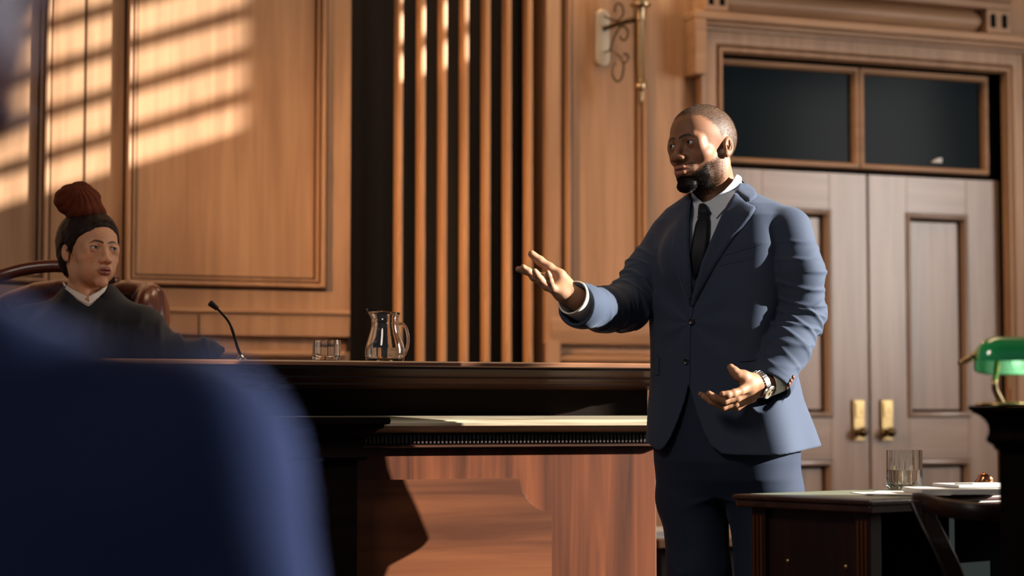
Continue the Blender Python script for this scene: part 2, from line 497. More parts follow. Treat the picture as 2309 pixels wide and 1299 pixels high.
b.build('eared_head', M['wallH'], case, bevel=.006)
# frieze: swelling cushion panel between two slotted blocks
zf0, zf1 = z_h1, z_h1 + .125
pr = [(0.0, zf0)] + [(.035 + .055 * math.sin(math.pi * t), zf0 + (zf1 - zf0) * t) for t in np.linspace(0, 1, 14)] + [(0, zf1)]
shade_auto(MB().rail(X_O0 - .01, wx(2222, -.08), 0, pr).build('cushion_frieze', M['wallH'], case), 60)
for xa, xb in ((X_O0 - .125, X_O0 - .01), (wx(2233, -.12), wx(2288, -.12))):
    bb = MB().box(xa, xb, -.12, 0, zf0 + .004, zf1 - .012).build('frieze_block', M['wallH'], case, bevel=.004)
    xm = (xa + xb) / 2
    for sx in (-1, 1):
        c0 = xm + sx * (xb - xa) * .235
        hw = (xb - xa) * .11
        poly = [(c0 - hw, zf0 + .028), (c0 + hw, zf0 + .028)] + [(c0 + hw * math.cos(a), zf1 - .045 + hw * math.sin(a)) for a in np.linspace(0, math.pi, 9)]
        MB().prism(poly, -.1212, -.1195).build('block_slot', M['gap'], bb)
zc = zf1
b = MB()
b.box(X_O0 - .16, wx(2290, -.14), -.14, 0, zc - .012, zc + .022)
b.box(X_O0 - .18, wx(2296, -.17), -.17, 0, zc + .022, zc + .034)
b.box(X_O0 - .2, wx(2300, -.2) + .02, -.21, 0, zc + .034, zc + .085)
b.box(X_O0 - .22, wx(2300, -.2) + .05, -.25, 0, zc + .085, zc + .12)
b.build('cornice', M['wallH'], case, bevel=.005)

# transom window above the doors
win = empty('window_1', ((X_O0 + X_O1) / 2, 0.03, z_do + .1), kind='structure')
zt0, zt1 = wz(1900, 378, 0.0), wz(1700, 133, 0.0)
xt0, xt1 = X_O0 + .006, wx(2240, 0.0)
xm = wx(1947, 0.0)
WP = [(0, -.03), (0, .004), (-.006, .014), (-.016, .016), (-.024, .010), (-.028, -.006), (-.028, -.03)]
for i, (a, c) in enumerate(((xt0, xm), (xm, xt1))):
    shade_auto(MB().framing(a, c, zt0, zt1, 0.03, WP).build('window_frame', M['wallH'], win), 40)
    MB().box(a + .02, c - .02, .052, .058, zt0 + .02, zt1 - .02).build('window_pane', M['pane'], win)
MB().box(X_O0 - .02, X_O1 + .02, .062, .10, z_do + .005, z_ot + .02).build('window_backing', M['gap'], win)
sx, sz = wp(2112, 363, 0.040)
b = MB().prism([(sx - .034, sz - .008), (sx + .022, sz - .008), (sx + .022, sz + .014), (sx + .006, sz + .012)], .030, .048)  # white piece put in for a bright reflection in the pane
tagobj(b.build('paper_wedge', M['paper']), 'small white folded paper wedge lodged on the lower edge of the right transom pane', 'paper')

# double door
XC = wx(1958, .03)
def leaf(name, x0, x1, xp0, xp1, side):
    y0, y1 = .03, .085
    r = empty(name, ((x0 + x1) / 2, y0, 0), kind='structure')
    zp = [(wz((2046 + 2180) / 2, 937, y0), wz(2115, 487, y0)), (0.22, wz(2115, 1040, y0))]
    b = MB()
    b.box(x0, xp0 - .0008, y0, y1, 0.01, z_do - .004)
    b.box(xp1 + .0008, x1, y0, y1, 0.01, z_do - .004)
    b.build('stile', M['door'], r, bevel=.0015)
    b = MB()
    b.box(xp0, xp1, y0 + .0008, y1, zp[0][1], z_do - .004)
    b.box(xp0, xp1, y0 + .0008, y1, zp[1][1], zp[0][0])
    b.box(xp0, xp1, y0 + .0008, y1, 0.01, zp[1][0])
    b.build('rail', M['doorH'], r, bevel=.0015)
    for z0, z1 in zp:
        MB().box(xp0 - .002, xp1 + .002, y0 + .032, y1 - .01, z0 - .002, z1 + .002).build('door_panel', M['door'], r)
        pf = [(.006, -.001), (.005, .008), (-.004, .012), (-.012, .008), (-.015, -.004), (-.017, -.032)]
        o = shade_auto(MB().framing(xp0, xp1, z0, z1, y0, pf).build('panel_moulding', M['door'], r), 45)
        MB().framing(xp0, xp1, z0, z1, y0, [(-.0290, -.0312), (-.017, -.0312)]).framing(xp0, xp1, z0, z1, y0, [(.006, .0008), (.0095, .0008)]).build('groove', M['stain'], o)  # painted shade lines round the door panel
    return r
d1 = leaf('door_1', X_O0 + .010, XC - .006, wx(1720, .03), wx(1871, .03), -1)
d2 = leaf('door_2', XC + .006, wx(2262, .03), wx(2046, .03), wx(2180, .03), 1)
MB().box(XC - .02, XC + .02, .09, .10, 0, z_do).build('door_rebate', M['gap'], d1)
MB().box(X_O0, X_O1, .10, .15, 0, z_do + .03).build('door_backing', M['gap'], wall)
MB().box(wx(2263, .03), X_O1 + .002, .02, .14, 0, z_ot).build('jamb_lining', M['door'], case)
for d, px in ((d1, 1936.5), (d2, 2000)):
    x0, z1 = wp(px - 13.5, 902, .02); x1, z0 = wp(px + 13.5, 994, .02)
    p_ = MB().box(x0, x1, .014, .032, z0, z1).build('lock_plate', M['brass'], d, bevel=.003)
    MB().box(x0 + .010, x1 - .010, .008, .014, (z0 + z1) / 2 + .012, z1 - .012).build('lock_cover', M['brass'], p_, bevel=.002)
    MB().box((x0 + x1) / 2 + .002, (x0 + x1) / 2 + .005, .0068, .0085, (z0 + z1) / 2 + .03, z1 - .03).box(
        (x0 + x1) / 2 + .002, (x0 + x1) / 2 + .011, .0068, .0085, (z0 + z1) / 2 + .03, (z0 + z1) / 2 + .034).build('lock_lever_mark', M['gap'], p_)
    kx, kz = wp(px + 9, 975, -.02)
    k = MB().lathe((kx, .014, kz), [(0, .052), (.012, .051), (.021, .044), (.024, .034), (.021, .024), (.011, .016), (.009, .006), (.016, .003), (.017, 0)], 24, axis=(0, -1, 0))
    k.build('door_knob', M['bronze'], d, smooth=True)
for pyh in (481,):
    hx, hz = wp(2267, pyh, .02)
    MB().tube([(hx, .016, hz - .045), (hx, .016, hz + .045)], .008, 12).build('hinge', M['antique'], d2)
MB().box(wx(2272, .02), wx(2276, .02), .004, .03, 0, z_ot - .02).build('jamb_groove', M['gap'], case)

# floor, ceiling, unseen side wall with openings shaped to place the sun
fl = MB().box(-3.2, XR, -9.5, 0.16, -.05, 0.0).build('floor', M['floor']); tagobj(fl, kind='structure')
cl = MB().box(-3.2, XR + .2, -9.5, 0.16, Z_TOP, Z_TOP + .1).build('ceiling', M['plaster']); tagobj(cl, kind='structure')
ax0 = lambda x: -SUN_A * (XR - x)
holes = [(-5.95, -5.12, 1.5, 3.50), (-5.12, -4.62, 1.5, 2.90), (-5.00, ax0(wx(560)), 3.98, 6.05), (ax0(wx(800)), ax0(wx(1068)), 3.98, 6.05)]  # first two openings stepped to keep the sun off the seated woman
b = MB()
ys = sorted({-15.0, 0.0} | {v for h in holes for v in h[:2]})
for a, c in zip(ys[:-1], ys[1:]):
    hs = [h for h in holes if h[0] <= a + 1e-6 and h[1] >= c - 1e-6]
    z = 0.0
    for h in hs:
        b.box(XR, XR + .02, a, c, z, h[2]); z = h[3]
    b.box(XR, XR + .02, a, c, z, Z_TOP)
wr = b.build('wall_right', M['plaster']); tagobj(wr, kind='structure')
for i, h in enumerate(holes):
    w = empty('window_%d' % (i + 2), (XR, (h[0] + h[1]) / 2, h[2]), kind='structure')  # assumed window out of view, placed for the sun it lets in
    f = MB()
    if i != 1: f.box(XR - .03, XR + .04, h[0] - .06, h[0], h[2] - .06, h[3] + .06)
    if i != 0: f.box(XR - .03, XR + .04, h[1], h[1] + .06, h[2] - .06, h[3] + .06)
    f.box(
        XR - .03, XR + .04, h[0], h[1], h[2] - .06, h[2]).box(XR - .03, XR + .04, h[0], h[1], h[3], h[3] + .06).build('window_frame', M['wallH'], w)
    if i > 1:
        s = MB()
        z = h[2] + .115
        while z < h[3]:
            s.box(XR - .01, XR + .01, h[0], h[1], z, z + .058); z += .172
        s.build('blind_slats', M['wallH'], w)  # assumed blind, bars spaced for the stripes of sun on the wall

# ================================================================== WALL SCONCE
sx_, sz_ = wp(1358, 86, -.01)
sc = empty('wall_sconce', (sx_, 0, sz_), 'antique brass torch sconce with scrolled bracket on pale oval plate, left of the door case', 'wall lamp')
x0, zt = wp(1343, 20, -.02); x1, zb = wp(1374, 150, -.02)
hw = (x1 - x0) / 2; cx_ = (x0 + x1) / 2
poly = [(cx_ + hw * math.cos(a), zt - hw + hw * math.sin(a)) for a in np.linspace(0, math.pi, 13)] + [(cx_ + hw * math.cos(a), zb + hw + hw * math.sin(a)) for a in np.linspace(math.pi, 2 * math.pi, 13)]
MB().prism(poly, -.028, 0.0).build('back_plate', M['plate'], sc, bevel=.006)
YS = -.17
lx, lz = wp(1444, 60, YS)
def sp(px, py, y): x, z = wp(px, py, y); return (x, y, z)
MB().tube([sp(1362, 65, -.028), sp(1390, 55, -.08), sp(1440, 41, YS)], [.011, .010, .012], 12).build('arm', M['bronze'], sc, smooth=True)
t1 = spline([sp(1364, 36, -.028), sp(1375, 43, -.06), sp(1392, 46, -.09), sp(1405, 32, -.11), sp(1402, 12, -.12), sp(1392, 8, -.12), sp(1386, 20, -.12), sp(1388, 28, -.12)])
t2 = spline([sp(1398, 60, -.10), sp(1384, 85, -.09), sp(1375, 112, -.07), sp(1364, 118, -.028)])
t3 = spline([sp(1396, 62, -.10), sp(1408, 60, -.11), sp(1416, 72, -.115), sp(1412, 88, -.115), sp(1402, 90, -.115), sp(1398, 80, -.115)])
t4 = spline([sp(1375, 112, -.07), sp(1390, 120, -.09), sp(1401, 134, -.1), sp(1406, 150, -.105), sp(1402, 175, -.105), sp(1392, 184, -.105), sp(1382, 172, -.105), sp(1381, 155, -.105), sp(1388, 142, -.105)])
t5 = spline([sp(1402, 140, -.1), sp(1412, 140, -.105), sp(1417, 130, -.105), sp(1412, 121, -.105), sp(1406, 123, -.105)])
for t in (t1, t2, t3, t4, t5):
    MB().tube(t, .0042, 10).build('scroll', M['bronze'], sc, smooth=True)
def zz(py): return wp(1444, py, YS)[1]
pr = [(0, zz(240)), (.006, zz(236)), (.010, zz(225)), (.014, zz(215)), (.0165, zz(209)), (.010, zz(205)), (.018, zz(203)), (.024, zz(196)), (.022, zz(188)), (.012, zz(186)), (.020, zz(183)), (.0165, zz(178)),
      (.0165, zz(48)), (.020, zz(46)), (.021, zz(24)), (.026, zz(18)), (.044, zz(14)), (.045, zz(9)), (.030, zz(6)), (.028, zz(-40)), (.0, zz(-40))]
o = MB().lathe((lx, YS, 0), pr, 28).build('torch_stem', M['antique'], sc); shade_auto(o, 40)
MB().lathe((lx, YS, 0), [(.026, zz(-39)), (.04, zz(-60)), (.055, zz(-110)), (.058, zz(-150)), (.055, zz(-151)), (.035, zz(-60)), (0, zz(-42))], 28).build('lamp_shade', M['plate'], sc, smooth=True)

pl_ = bpy.data.lights.new('sconce_light', 'POINT'); pl_.energy = 14; pl_.color = (1.0, .74, .48); pl_.shadow_soft_size = .06
po = bpy.data.objects.new('sconce_light', pl_); col.objects.link(po); po.location = (lx, YS - .02, zz(-190))
# ================================================================== BENCH
YP = -2.48                          # plane of the lower front panel
BX1 = wp(1480, 1100, YP)[0]
BX0 = -1.2
YT = -2.57                          # front edge of the worktop
bench = empty('judges_bench', ((BX0 + BX1) / 2, YP + .3, 0), "long dark mahogany judge's bench with lit ledge and scoop-cornered front panel", 'bench')
def bz(py, y=YP): return wp(1200, py, y)[1]
zt = bz(817, YT)
ZB = zt
b = MB().rail(BX0, BX1 + .10, YT + .04, [(-.40, zt), (.036, zt), (.040, zt - .004), (.040, bz(827, YT)), (.030, bz(829, YT)), (-.40, bz(829, YT))])
shade_auto(b.build('worktop', wood('worn_worktop_edge', (.10, .032, .014), (.36, .17, .08), 'X', .35, coat=.3, scale=1.6), bench), 30)  # paler wood than the mouldings below
YF = YT + .235
prf = [(-.02, bz(830, YT)), (.20, bz(830, YT)), (.20, bz(834, YT)), (.175, bz(836, YT)), (.148, bz(844, YT)), (.108, bz(849, YT)), (.108, bz(853, YT)), (.090, bz(858, YT)), (.066, bz(864, YT)), (.066, bz(868, YT)), (.045, bz(870, YT)), (.03, bz(873, YT)), (.0, bz(876, YT)), (-.02, bz(876, YT))]
shade_auto(MB().rail(BX0, BX1 + .09, YF, prf).build('worktop_moulding', M['benchH'], bench), 28)
MB().box(BX0, BX1 + .04, YF, YF + .05, bz(940), bz(872, YT)).build('frieze_board', M['ebony'], bench)  # shade under the worktop is put into the board colour
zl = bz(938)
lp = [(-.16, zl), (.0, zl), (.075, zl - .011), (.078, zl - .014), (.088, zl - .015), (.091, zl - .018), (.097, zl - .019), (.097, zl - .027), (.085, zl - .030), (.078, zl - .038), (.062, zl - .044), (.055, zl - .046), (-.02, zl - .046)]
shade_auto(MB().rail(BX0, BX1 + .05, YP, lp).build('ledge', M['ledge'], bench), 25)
MB().box(BX0, BX1 + .02, YP - .028, YP + .02, bz(1001), zl - .046).build('reeded_band', M['dark'], bench)
b = MB(); x = wx(815, YP)
while x < BX1 + .01:
    b.box(x, x + .0075, YP - .036, YP - .026, bz(999), bz(978)); x += .0118
b.build('reeding', M['dark'], bench, bevel=.002)
shade_auto(MB().rail(BX0, BX1 + .02, YP, [(-.01, bz(1008)), (.03, bz(1008)), (.036, bz(1006)), (.036, bz(1003)), (.03, bz(1001)), (-.01, bz(1001))]).build('bead', M['benchH'], bench), 30)
MB().box(BX0, BX1, YP, YP + .04, 0.02, bz(1003)).build('front_board', M['benchV'], bench, bevel=.003)
MB().box(BX1 - .04, BX1, YP + .04, YP + .55, 0.02, bz(1003)).build('end_board', M['benchV'], bench, bevel=.003)
xs0, zs = wp(1169, 1078, YP); xs1, _ = wp(1240, 1150, YP); rr = xs1 - xs0
xl = wx(700, YP)
poly = [(xl, 0.12), (xs1, 0.12), (xs1, zs - rr)] + [(xs1 - rr * math.sin(a), zs - rr * math.cos(a)) for a in np.linspace(0.001, math.pi / 2, 16)][::1] + [(xl, zs)]
MB().prism(poly, YP - .014, YP + .005).build('front_panel', M['benchP'], bench, bevel=.003)
# pier standing forward of the front at its left
yp = YP - .13
xp1 = wx(808, yp); xp0 = xp1 - .55
b = MB()
zt_ = wp(860, 941, yp)[1]
b.sweep_rect(lambda o: [(xp0 - o, YP), (xp0 - o, yp - o), (xp1 + o, yp - o), (xp1 + o, YP)], [(0, .02), (0, zt_ - .118), (.018, zt_ - .116), (.024, zt_ - .108), (.018, zt_ - .100), (.012, zt_ - .092), (.012, zt_ - .080), (.018, zt_ - .060), (.030, zt_ - .044), (.048, zt_ - .032), (.056, zt_ - .030), (.058, zt_ - .020), (.070, zt_ - .018), (.072, zt_ - .010), (.070, zt_)])
shade_auto(b.build('end_pier', M['ebony'], bench), 50)  # blackened so the pier looks shaded where sun still reaches it

# ================================================================== THINGS ON THE BENCH
ZT = ZB + .0005
def on_bench(px, y): return wp(px, 815, y)[0], y
gx, gy = on_bench(736.5, YT + .06)
def tumbler(name, x, y, z, r, h, label, mat=M['glass'], flutes=0, water=0, cut=False):
    t = empty(name, (x, y, z), label, 'glass')
    m, N, L, P = None, None, None, None
    b = MB()
    n = 48
    out = [(r * .86, .0), (r * .97, .002), (r, .008), (r, h)]
    if cut: out = [(r * .80, 0), (r * .88, .002), (r * .97, .010), (r, .022), (r, h)]
    inn = [(r - .0022, h), (r - .003, .014), (r * .6, .011), (0.0, .011)]
    prof = [(0.0, 0.0)] + out + inn
    V = []; F = []
    for i, (rad, hh) in enumerate(prof):
        for k in range(n):
            w = 2 * math.pi * k / n
            f = 1.0
            if cut and 0 < i <= 3: f = 1 + .05 * (1 if k % 4 < 2 else -1)
            if flutes and i > len(out): f = 1 - .03 * (k % 4 < 2)
            rr_ = max(rad * f, 1e-5)
            V.append((x + rr_ * math.cos(w), y + rr_ * math.sin(w), z + hh))
    for i in range(len(prof) - 1):
        for k in range(n):
            F.append((i * n + k, i * n + (k + 1) % n, (i + 1) * n + (k + 1) % n, (i + 1) * n + k))
    b.add(V, F)
    o = b.build('tumbler_body', mat, t); shade_auto(o, 30)
    if water:
        w_ = MB().lathe((x, y, z), [(0, .0105), (r * .6, .0105), (r - .0028, .0140), (r - .0022, water), (0, water)], 40).build('water', M['water'], t); shade_auto(w_, 40)
    return t
sc_b = 1 / FPX * np.dot(np.array([gx, gy, 0]) - CAMP * [1, 1, 0], FV)
tumbler('tumbler', gx, gy, ZT, 32 * sc_b, 46 * sc_b, 'empty ribbed glass tumbler standing on the bench to the left of the water jug', flutes=1)
jx, jy = on_bench(868, YT + .085)
sj = 1 / FPX * np.dot(np.array([jx, jy, 0]) - CAMP * [1, 1, 0], FV)
jug = empty('water_jug', (jx, jy, ZT), 'clear glass water jug with spout and handle, half full, on the bench', 'jug')
# outer outline in pixels: (radius, height above the base)
ol = [(40, 0), (43.5, 4), (45, 14), (45, 26), (42, 40), (36, 58), (31.5, 76), (30, 88), (31.5, 90), (31.5, 93), (30, 95), (33, 108), (34.5, 113)]
n = 56
def lip(i, k, w, rr_, hh):
    """pull the rim out to a spout on the left and slope it down to the handle"""
    lvl = min(max((hh / sj - 94) / 19, 0), 1)
    sd = math.cos(w - math.pi + YAW)      # 1 at the image left
    return rr_ * (1 + .28 * lvl * max(0, sd) ** 8), hh + lvl * sj * (3.5 * sd + 2.5 * max(0, sd) ** 8)
V = []; F = []
prof = [(0, 0)] + ol + [(r - 2.4, h) for r, h in reversed(ol[1:])] + [(30, 5), (0, 5)]
for i, (r, h) in enumerate(prof):
    for k in range(n):
        w = 2 * math.pi * k / n
        r2, h2 = lip(i, k, w, max(r, .01) * sj, h * sj)
        V.append((jx + r2 * math.cos(w), jy + r2 * math.sin(w), ZT + h2))
for i in range(len(prof) - 1):
    for k in range(n):
        F.append((i * n + k, i * n + (k + 1) % n, (i + 1) * n + (k + 1) % n, (i + 1) * n + k))
o = MB().add(V, F).build('jug_body', M['glass'], jug, smooth=True)
MB().lathe((jx, jy, ZT), [(0, 5.5 * sj), (38 * sj, 5.5 * sj), (42.2 * sj, 14 * sj), (42.2 * sj, 25 * sj), (41.6 * sj, 30 * sj), (0, 30 * sj)], 48).build('water', M['water'], jug)
hp = [np.array([jx, jy, ZT]) + RV * a * sj + UP * h * sj for a, h in ((30, 84), (40, 84), (48, 74), (52, 55), (51, 35), (45, 18), (41.5, 14))]
MB().tube(spline(hp, 6), 3.6 * sj, 14).build('handle', M['glass'], jug, smooth=True)

# gooseneck microphones
def mic(pxs, y, label, foot=True):
    P_ = [np.array([*([wp(px, py, y)[0]]), y, wp(px, py, y)[1]]) for px, py in pxs]
    m = empty('gooseneck_microphone', (P_[0][0], y, ZT), label, 'microphone')
    MB().lathe((P_[0][0], y, ZT), [(0, 0), (.016, 0), (.016, .004), (.008, .010), (.005, .016), (0, .016)], 24).build('base', M['steel'], m, smooth=True)
    P_[0][2] = ZT + .012
    neck = spline(P_[:-1], 6)
    MB().tube(neck, [.0040 if i < len(neck) * .55 else .0032 for i in range(len(neck))], 12).build('neck', M['blackm'], m, smooth=True)
    a, c = P_[-2], P_[-1]
    d = (c - a)
    MB().tube([a, a + d * .08, a + d * .8, a + d * .95, c], [.0045, .0062, .0085, .0080, .004], 16).build('capsule', M['blackm'], m, smooth=True)
    return m
mic([(544, 811), (536, 785), (524, 745), (513, 722), (491, 697), (472, 682)], YT + .10, 'thin black gooseneck microphone standing on the bench left of the tumbler')
mic([(40, 811), (34, 740), (24, 705), (6, 676)], YT + .14, 'thin black gooseneck microphone in front of the robed woman, at her right shoulder')

# low clerk's table behind the bench with a sheet of paper
xa, za = wp(1476, 1236, -1.75)
lt = empty('clerk_table', (xa + .5, -1.6, 0), 'low orange wooden table seen in the gap between bench end and trouser leg', 'table')
MB().box(xa, xa + 1.1, -1.78, -1.30, za - .0, za + .03).build('table_top', M['wallH'], lt, bevel=.004)
MB().box(xa + .03, xa + 1.07, -1.74, -1.34, za - .30, za).build('apron', M['niche'], lt)
MB().box(xa + .02, xa + 1.08, -1.76, -1.32, .0, za - .30).build('pedestal', M['benchV'], lt)
pp = MB().box(xa + .0, xa + .21, -1.76, -1.5, za + .031, za + .034).box(xa, xa + .19, -1.75, -1.5, za + .034, za + .055).build('paper_stack', M['paper'], bevel=.003)
tagobj(pp, 'white paper stack on the low table behind the bench end', 'paper')

# ================================================================== WRITING DESK ON THE RIGHT
def rf(r, f, u): return toworld(np.array([r, f, u], float))
ZD = 0.80
Lc, Nc = np.array([.533, 4.85]), np.array([.809, 4.51])
eL = (Nc - Lc) / np.linalg.norm(Nc - Lc)            # along the short side, towards the camera
eR = np.array([-eL[1], eL[0]]) * 1.0                 # along the long side, away to the right
if eR[0] < 0: eR = -eR
LS, LR = np.linalg.norm(Nc - Lc), 1.35
wl = lambda v: RV * v[0] + FV * v[1]
wL, wR = wl(eL), wl(eR)
def dk(a, c, z):                                      # a along the long side, c along the short side from the far left corner
    v = Lc + eR * a + eL * c
    return rf(v[0], v[1], z)
def dbox(b, a0, a1, c0, c1, z0, z1):
    return b.obox((dk(a0, c0, z0) + dk(a1, c1, z1)) / 2, wR, wL, UP, (a1 - a0) / 2, (c1 - c0) / 2, (z1 - z0) / 2)
desk = empty('writing_desk', dk(.6, .2, 0), 'dark mahogany writing desk with leather inlaid top, in front of the double door', 'desk')
b = MB(); dbox(b, .0, LR, 0, LS, ZD - .012, ZD); dbox(b, .006, LR - .006, .006, LS - .006, ZD - .030, ZD - .012)
b.build('desk_top', M['benchH'], desk, bevel=.004)
b = MB(); dbox(b, .03, LR - .03, .03, LS - .03, ZD, ZD + .0012); b.build('leather_inlay', M['baize'], desk)
for a0, c0 in ((.03, .035), (.03, LS - .075), (LR - .07, .035), (LR - .07, LS - .075)):
    b = MB(); dbox(b, a0, a0 + .04, c0, c0 + .045, .0, ZD - .03); b.build('corner_post', M['darkV'], desk, bevel=.003)
b = MB()
for c0 in (.035, LS - .075):
    for k in range(3): dbox(b, .027, .0305, c0 + .008 + .012 * k, c0 + .014 + .012 * k, .05, ZD - .05)
b.build('fluting', M['benchV'], desk)
b = MB(); dbox(b, .045, .06, .08, LS - .075, .10, ZD - .03); b.build('side_panel', M['darkV'], desk)
b = MB(); dbox(b, .07, .40, .05, .065, .10, ZD - .03); dbox(b, .07, LR - .07, .04, .055, .04, ZD - .03); b.build('back_panel', M['gap'], desk)
b = MB(); dbox(b, .35, .37, .06, LS - .06, .08, ZD - .03); b.build('pedestal_side', M['gap'], desk)
for px, py in ((1762, 1265), (1900, 1278)):
    cfr = .08 + (LS - .155) * (px - 1715) / 215.
    v = Lc + eR * .045 + eL * cfr
    zz_ = q(px, py, v[1])[2]
    MB().lathe(rf(v[0], v[1], zz_), [(0, .006), (.003, .006), (.006, .003), (.007, 0), (0, 0)], 16, axis=-wR).build('brass_stud', M['brass'], desk, smooth=True)

# tumbler, papers and copper piece on the desk
gp = qw(2040, 1103, 5.10); gp[2] = ZD + .002
s5 = 5.10 / FPX
tumbler('tumbler', gp[0], gp[1], gp[2], 40 * s5, 88 * s5, 'cut glass tumbler half full of water standing on the writing desk', flutes=1, water=44 * s5, cut=True)
def sheet(px, py, D, hw, hh, rot, z, label, name='paper_sheet', lift=0.0, thick=.0012, mat=M['paper'], cat='paper'):
    c = qw(px, py, D); c[2] = 0
    a = np.array([math.cos(rot), math.sin(rot), 0]); bb = np.array([-math.sin(rot), math.cos(rot), 0])
    V = []; F = []; n = 8
    for lay in (0, 1):
        for i in range(n + 1):
            for j in (0, 1):
                t = i / n * 2 - 1
                p = c + a * hw * t + bb * hh * (j * 2 - 1)
                V.append((p[0], p[1], z + lay * thick + lift * t * t * (1 if t > 0 else .4)))
    m = (n + 1) * 2
    for i in range(n):
        k = 2 * i
        F += [(k, k + 1, k + 3, k + 2), (m + k, m + k + 2, m + k + 3, m + k + 1), (k, k + 2, m + k + 2, m + k), (k + 1, m + k + 1, m + k + 3, k + 3)]
    F += [(0, m, m + 1, 1), (2 * n, 2 * n + 1, m + 2 * n + 1, m + 2 * n)]
    return tagobj(MB().add(V, F).build(name, mat), label, cat)
Z0 = ZD + .0016
r0 = -YAW
sheet(2012, 1112, 4.82, .075, .09, r0 + .15, Z0, 'single white sheet lying flat on the desk, nearest its left corner')
sheet(2060, 1112, 4.80, .10, .10, r0 - .35, Z0 + .002, 'grey white sheet tilted on the desk in front of the tumbler', lift=.001)
sheet(2160, 1116, 4.78, .11, .09, r0 + .05, Z0 + .004, 'thick stack of white papers at the right of the desk', name='paper_stack', thick=.012)
sheet(2205, 1108, 4.84, .085, .07, r0 + .25, Z0 + .018, 'white booklet lying on the paper stack on the desk', name='booklet', thick=.006, cat='booklet')
c0, c1 = qw(2150, 1110, 4.80), qw(2196, 1107, 4.80)
c0[2] = c1[2] = Z0 + .0225
tagobj(MB().tube([c0, c0 + (c1 - c0) * .1, c0 + (c1 - c0) * .9, c1], [.001, .0042, .0042, .003], 12).build('pen', M['blackm'], smooth=True), 'black pen lying on the white papers on the desk', 'pen')
cp = qw(2221, 1095, 5.02); cp[2] = ZD + .002
ax_ = RV * .55 + UP * .85
cp2 = cp + UP * .012
tagobj(MB().lathe(cp + UP * .006 - RV * .012, [(0, 0), (.016, .0), (.021, .006), (.019, .018), (.021, .024), (.018, .034), (.015, .038), (.0, .040)], 28, axis=ax_).build('copper_ornament', M['copper'], smooth=True),
       'small polished copper ornament leaning on the back edge of the desk', 'ornament')

# ================================================================== DARK CHAIR AT THE DESK
DC = 4.30
ch = empty('wooden_chair', qw(2170, 1250, DC) * [1, 1, 0], 'dark polished wooden chair with curved back, pulled up to the writing desk', 'chair')
def cpt(px, py, D=DC): return qw(px, py, D)
top = spline([cpt(2058, 1122, 4.42), cpt(2080, 1122, 4.36), cpt(2125, 1134, 4.26), cpt(2190, 1142, 4.20), cpt(2260, 1144, 4.20), cpt(2330, 1140, 4.28)], 6)
V = []; F = []
for i, p in enumerate(top):
    for du, dr in ((-.030, -.010), (.004, -.012), (.010, 0), (.004, .012), (-.030, .010)):
        V.append(p + UP * du + FV * dr)
for i in range(len(top) - 1):
    for k in range(5): F.append((i * 5 + k, i * 5 + (k + 1) % 5, (i + 1) * 5 + (k + 1) % 5, (i + 1) * 5 + k))
F += [(0, 1, 2, 3, 4), tuple(len(top) * 5 - 5 + k for k in range(5))]
MB().add(V, F).build('top_rail', M['dark'], ch, smooth=True)
zseat = .45
s1 = spline([cpt(2072, 1128, 4.38), cpt(2090, 1170, 4.36), cpt(2122, 1235, 4.33), cpt(2150, 1300, 4.32), cpt(2162, 1380, 4.32)], 6)
def strap(path, w, t, name, mat=M['dark']):
    V = []; F = []
    for p in path:
        for a, c in ((-w, -t), (w, -t), (w, t), (-w, t)): V.append(p + RV * a + FV * c)
    for i in range(len(path) - 1):
        for k in range(4): F.append((i * 4 + k, i * 4 + (k + 1) % 4, (i + 1) * 4 + (k + 1) % 4, (i + 1) * 4 + k))
    F += [(0, 1, 2, 3), tuple(len(path) * 4 - 4 + k for k in range(4))]
    return MB().add(V, F).build(name, mat, ch, bevel=.004)
strap(s1, .022, .014, 'back_stile', plain('polished_dark_wood', (.014, .008, .006), .16, coat=.6))
s2 = [cpt(2310, 1145, 4.26), cpt(2312, 1300, 4.26), cpt(2312, 1380, 4.28)]
strap(s2, .018, .014, 'back_stile')
pS = cpt(2235, 1300, 4.5); 
MB().obox(np.array([pS[0], pS[1], zseat]), RV, FV, UP, .17, .20, .022).build('seat', M['leather'], ch, bevel=.01)
for sx in (-1, 1):
    for sf in (-1, 1):
        p = np.array([pS[0], pS[1], 0]) + RV * sx * .15 + FV * sf * .18
        MB().tube([p + UP * .0, p + UP * .43], [.014, .020], 10).build('leg', M['dark'], ch, smooth=True)

# ================================================================== LECTERN WITH BANKER'S LAMP
DP = 3.70
lec = empty('lectern', qw(2330, 928, DP + .1) * [1, 1, 0], 'dark unlit lectern with moulded top at the right, carrying the green lamp', 'lectern')
zl0 = q(2250, 915, DP)[2]
xl0 = (2180 - CX) / FPX * DP
def lbox(b, off, z0, z1):
    r0_ = xl0 + off; r1_ = xl0 + .50 - off
    f0 = DP + off; f1 = DP + .36 - off
    c = rf((r0_ + r1_) / 2, (f0 + f1) / 2, (z0 + z1) / 2)
    b.obox(c, RV, FV, UP, (r1_ - r0_) / 2, (f1 - f0) / 2, (z1 - z0) / 2)
b = MB(); k = DP / FPX
def lring(off):
    o = []
    for a_, c_ in ((off, off), (.50 - off, off), (.50 - off, .36 - off), (off, .36 - off)):
        w_ = rf(xl0 + .951 * a_ + .309 * c_, DP - .309 * a_ + .951 * c_, 0); o.append((w_[0], w_[1]))
    return o
b.sweep_rect(lring, [(a_ * k, zl0 - (y_ - 915) * k) for a_, y_ in ((62, 1016), (56, 1015), (52, 1010), (50, 1004), (40, 998), (36, 990), (40, 982), (42, 970), (40, 958), (34, 947), (24, 938), (12, 932), (8, 931), (8, 927), (1, 925), (0, 921), (2, 915))])
shade_auto(b.build('lectern_top', M['ebony'], lec), 50)
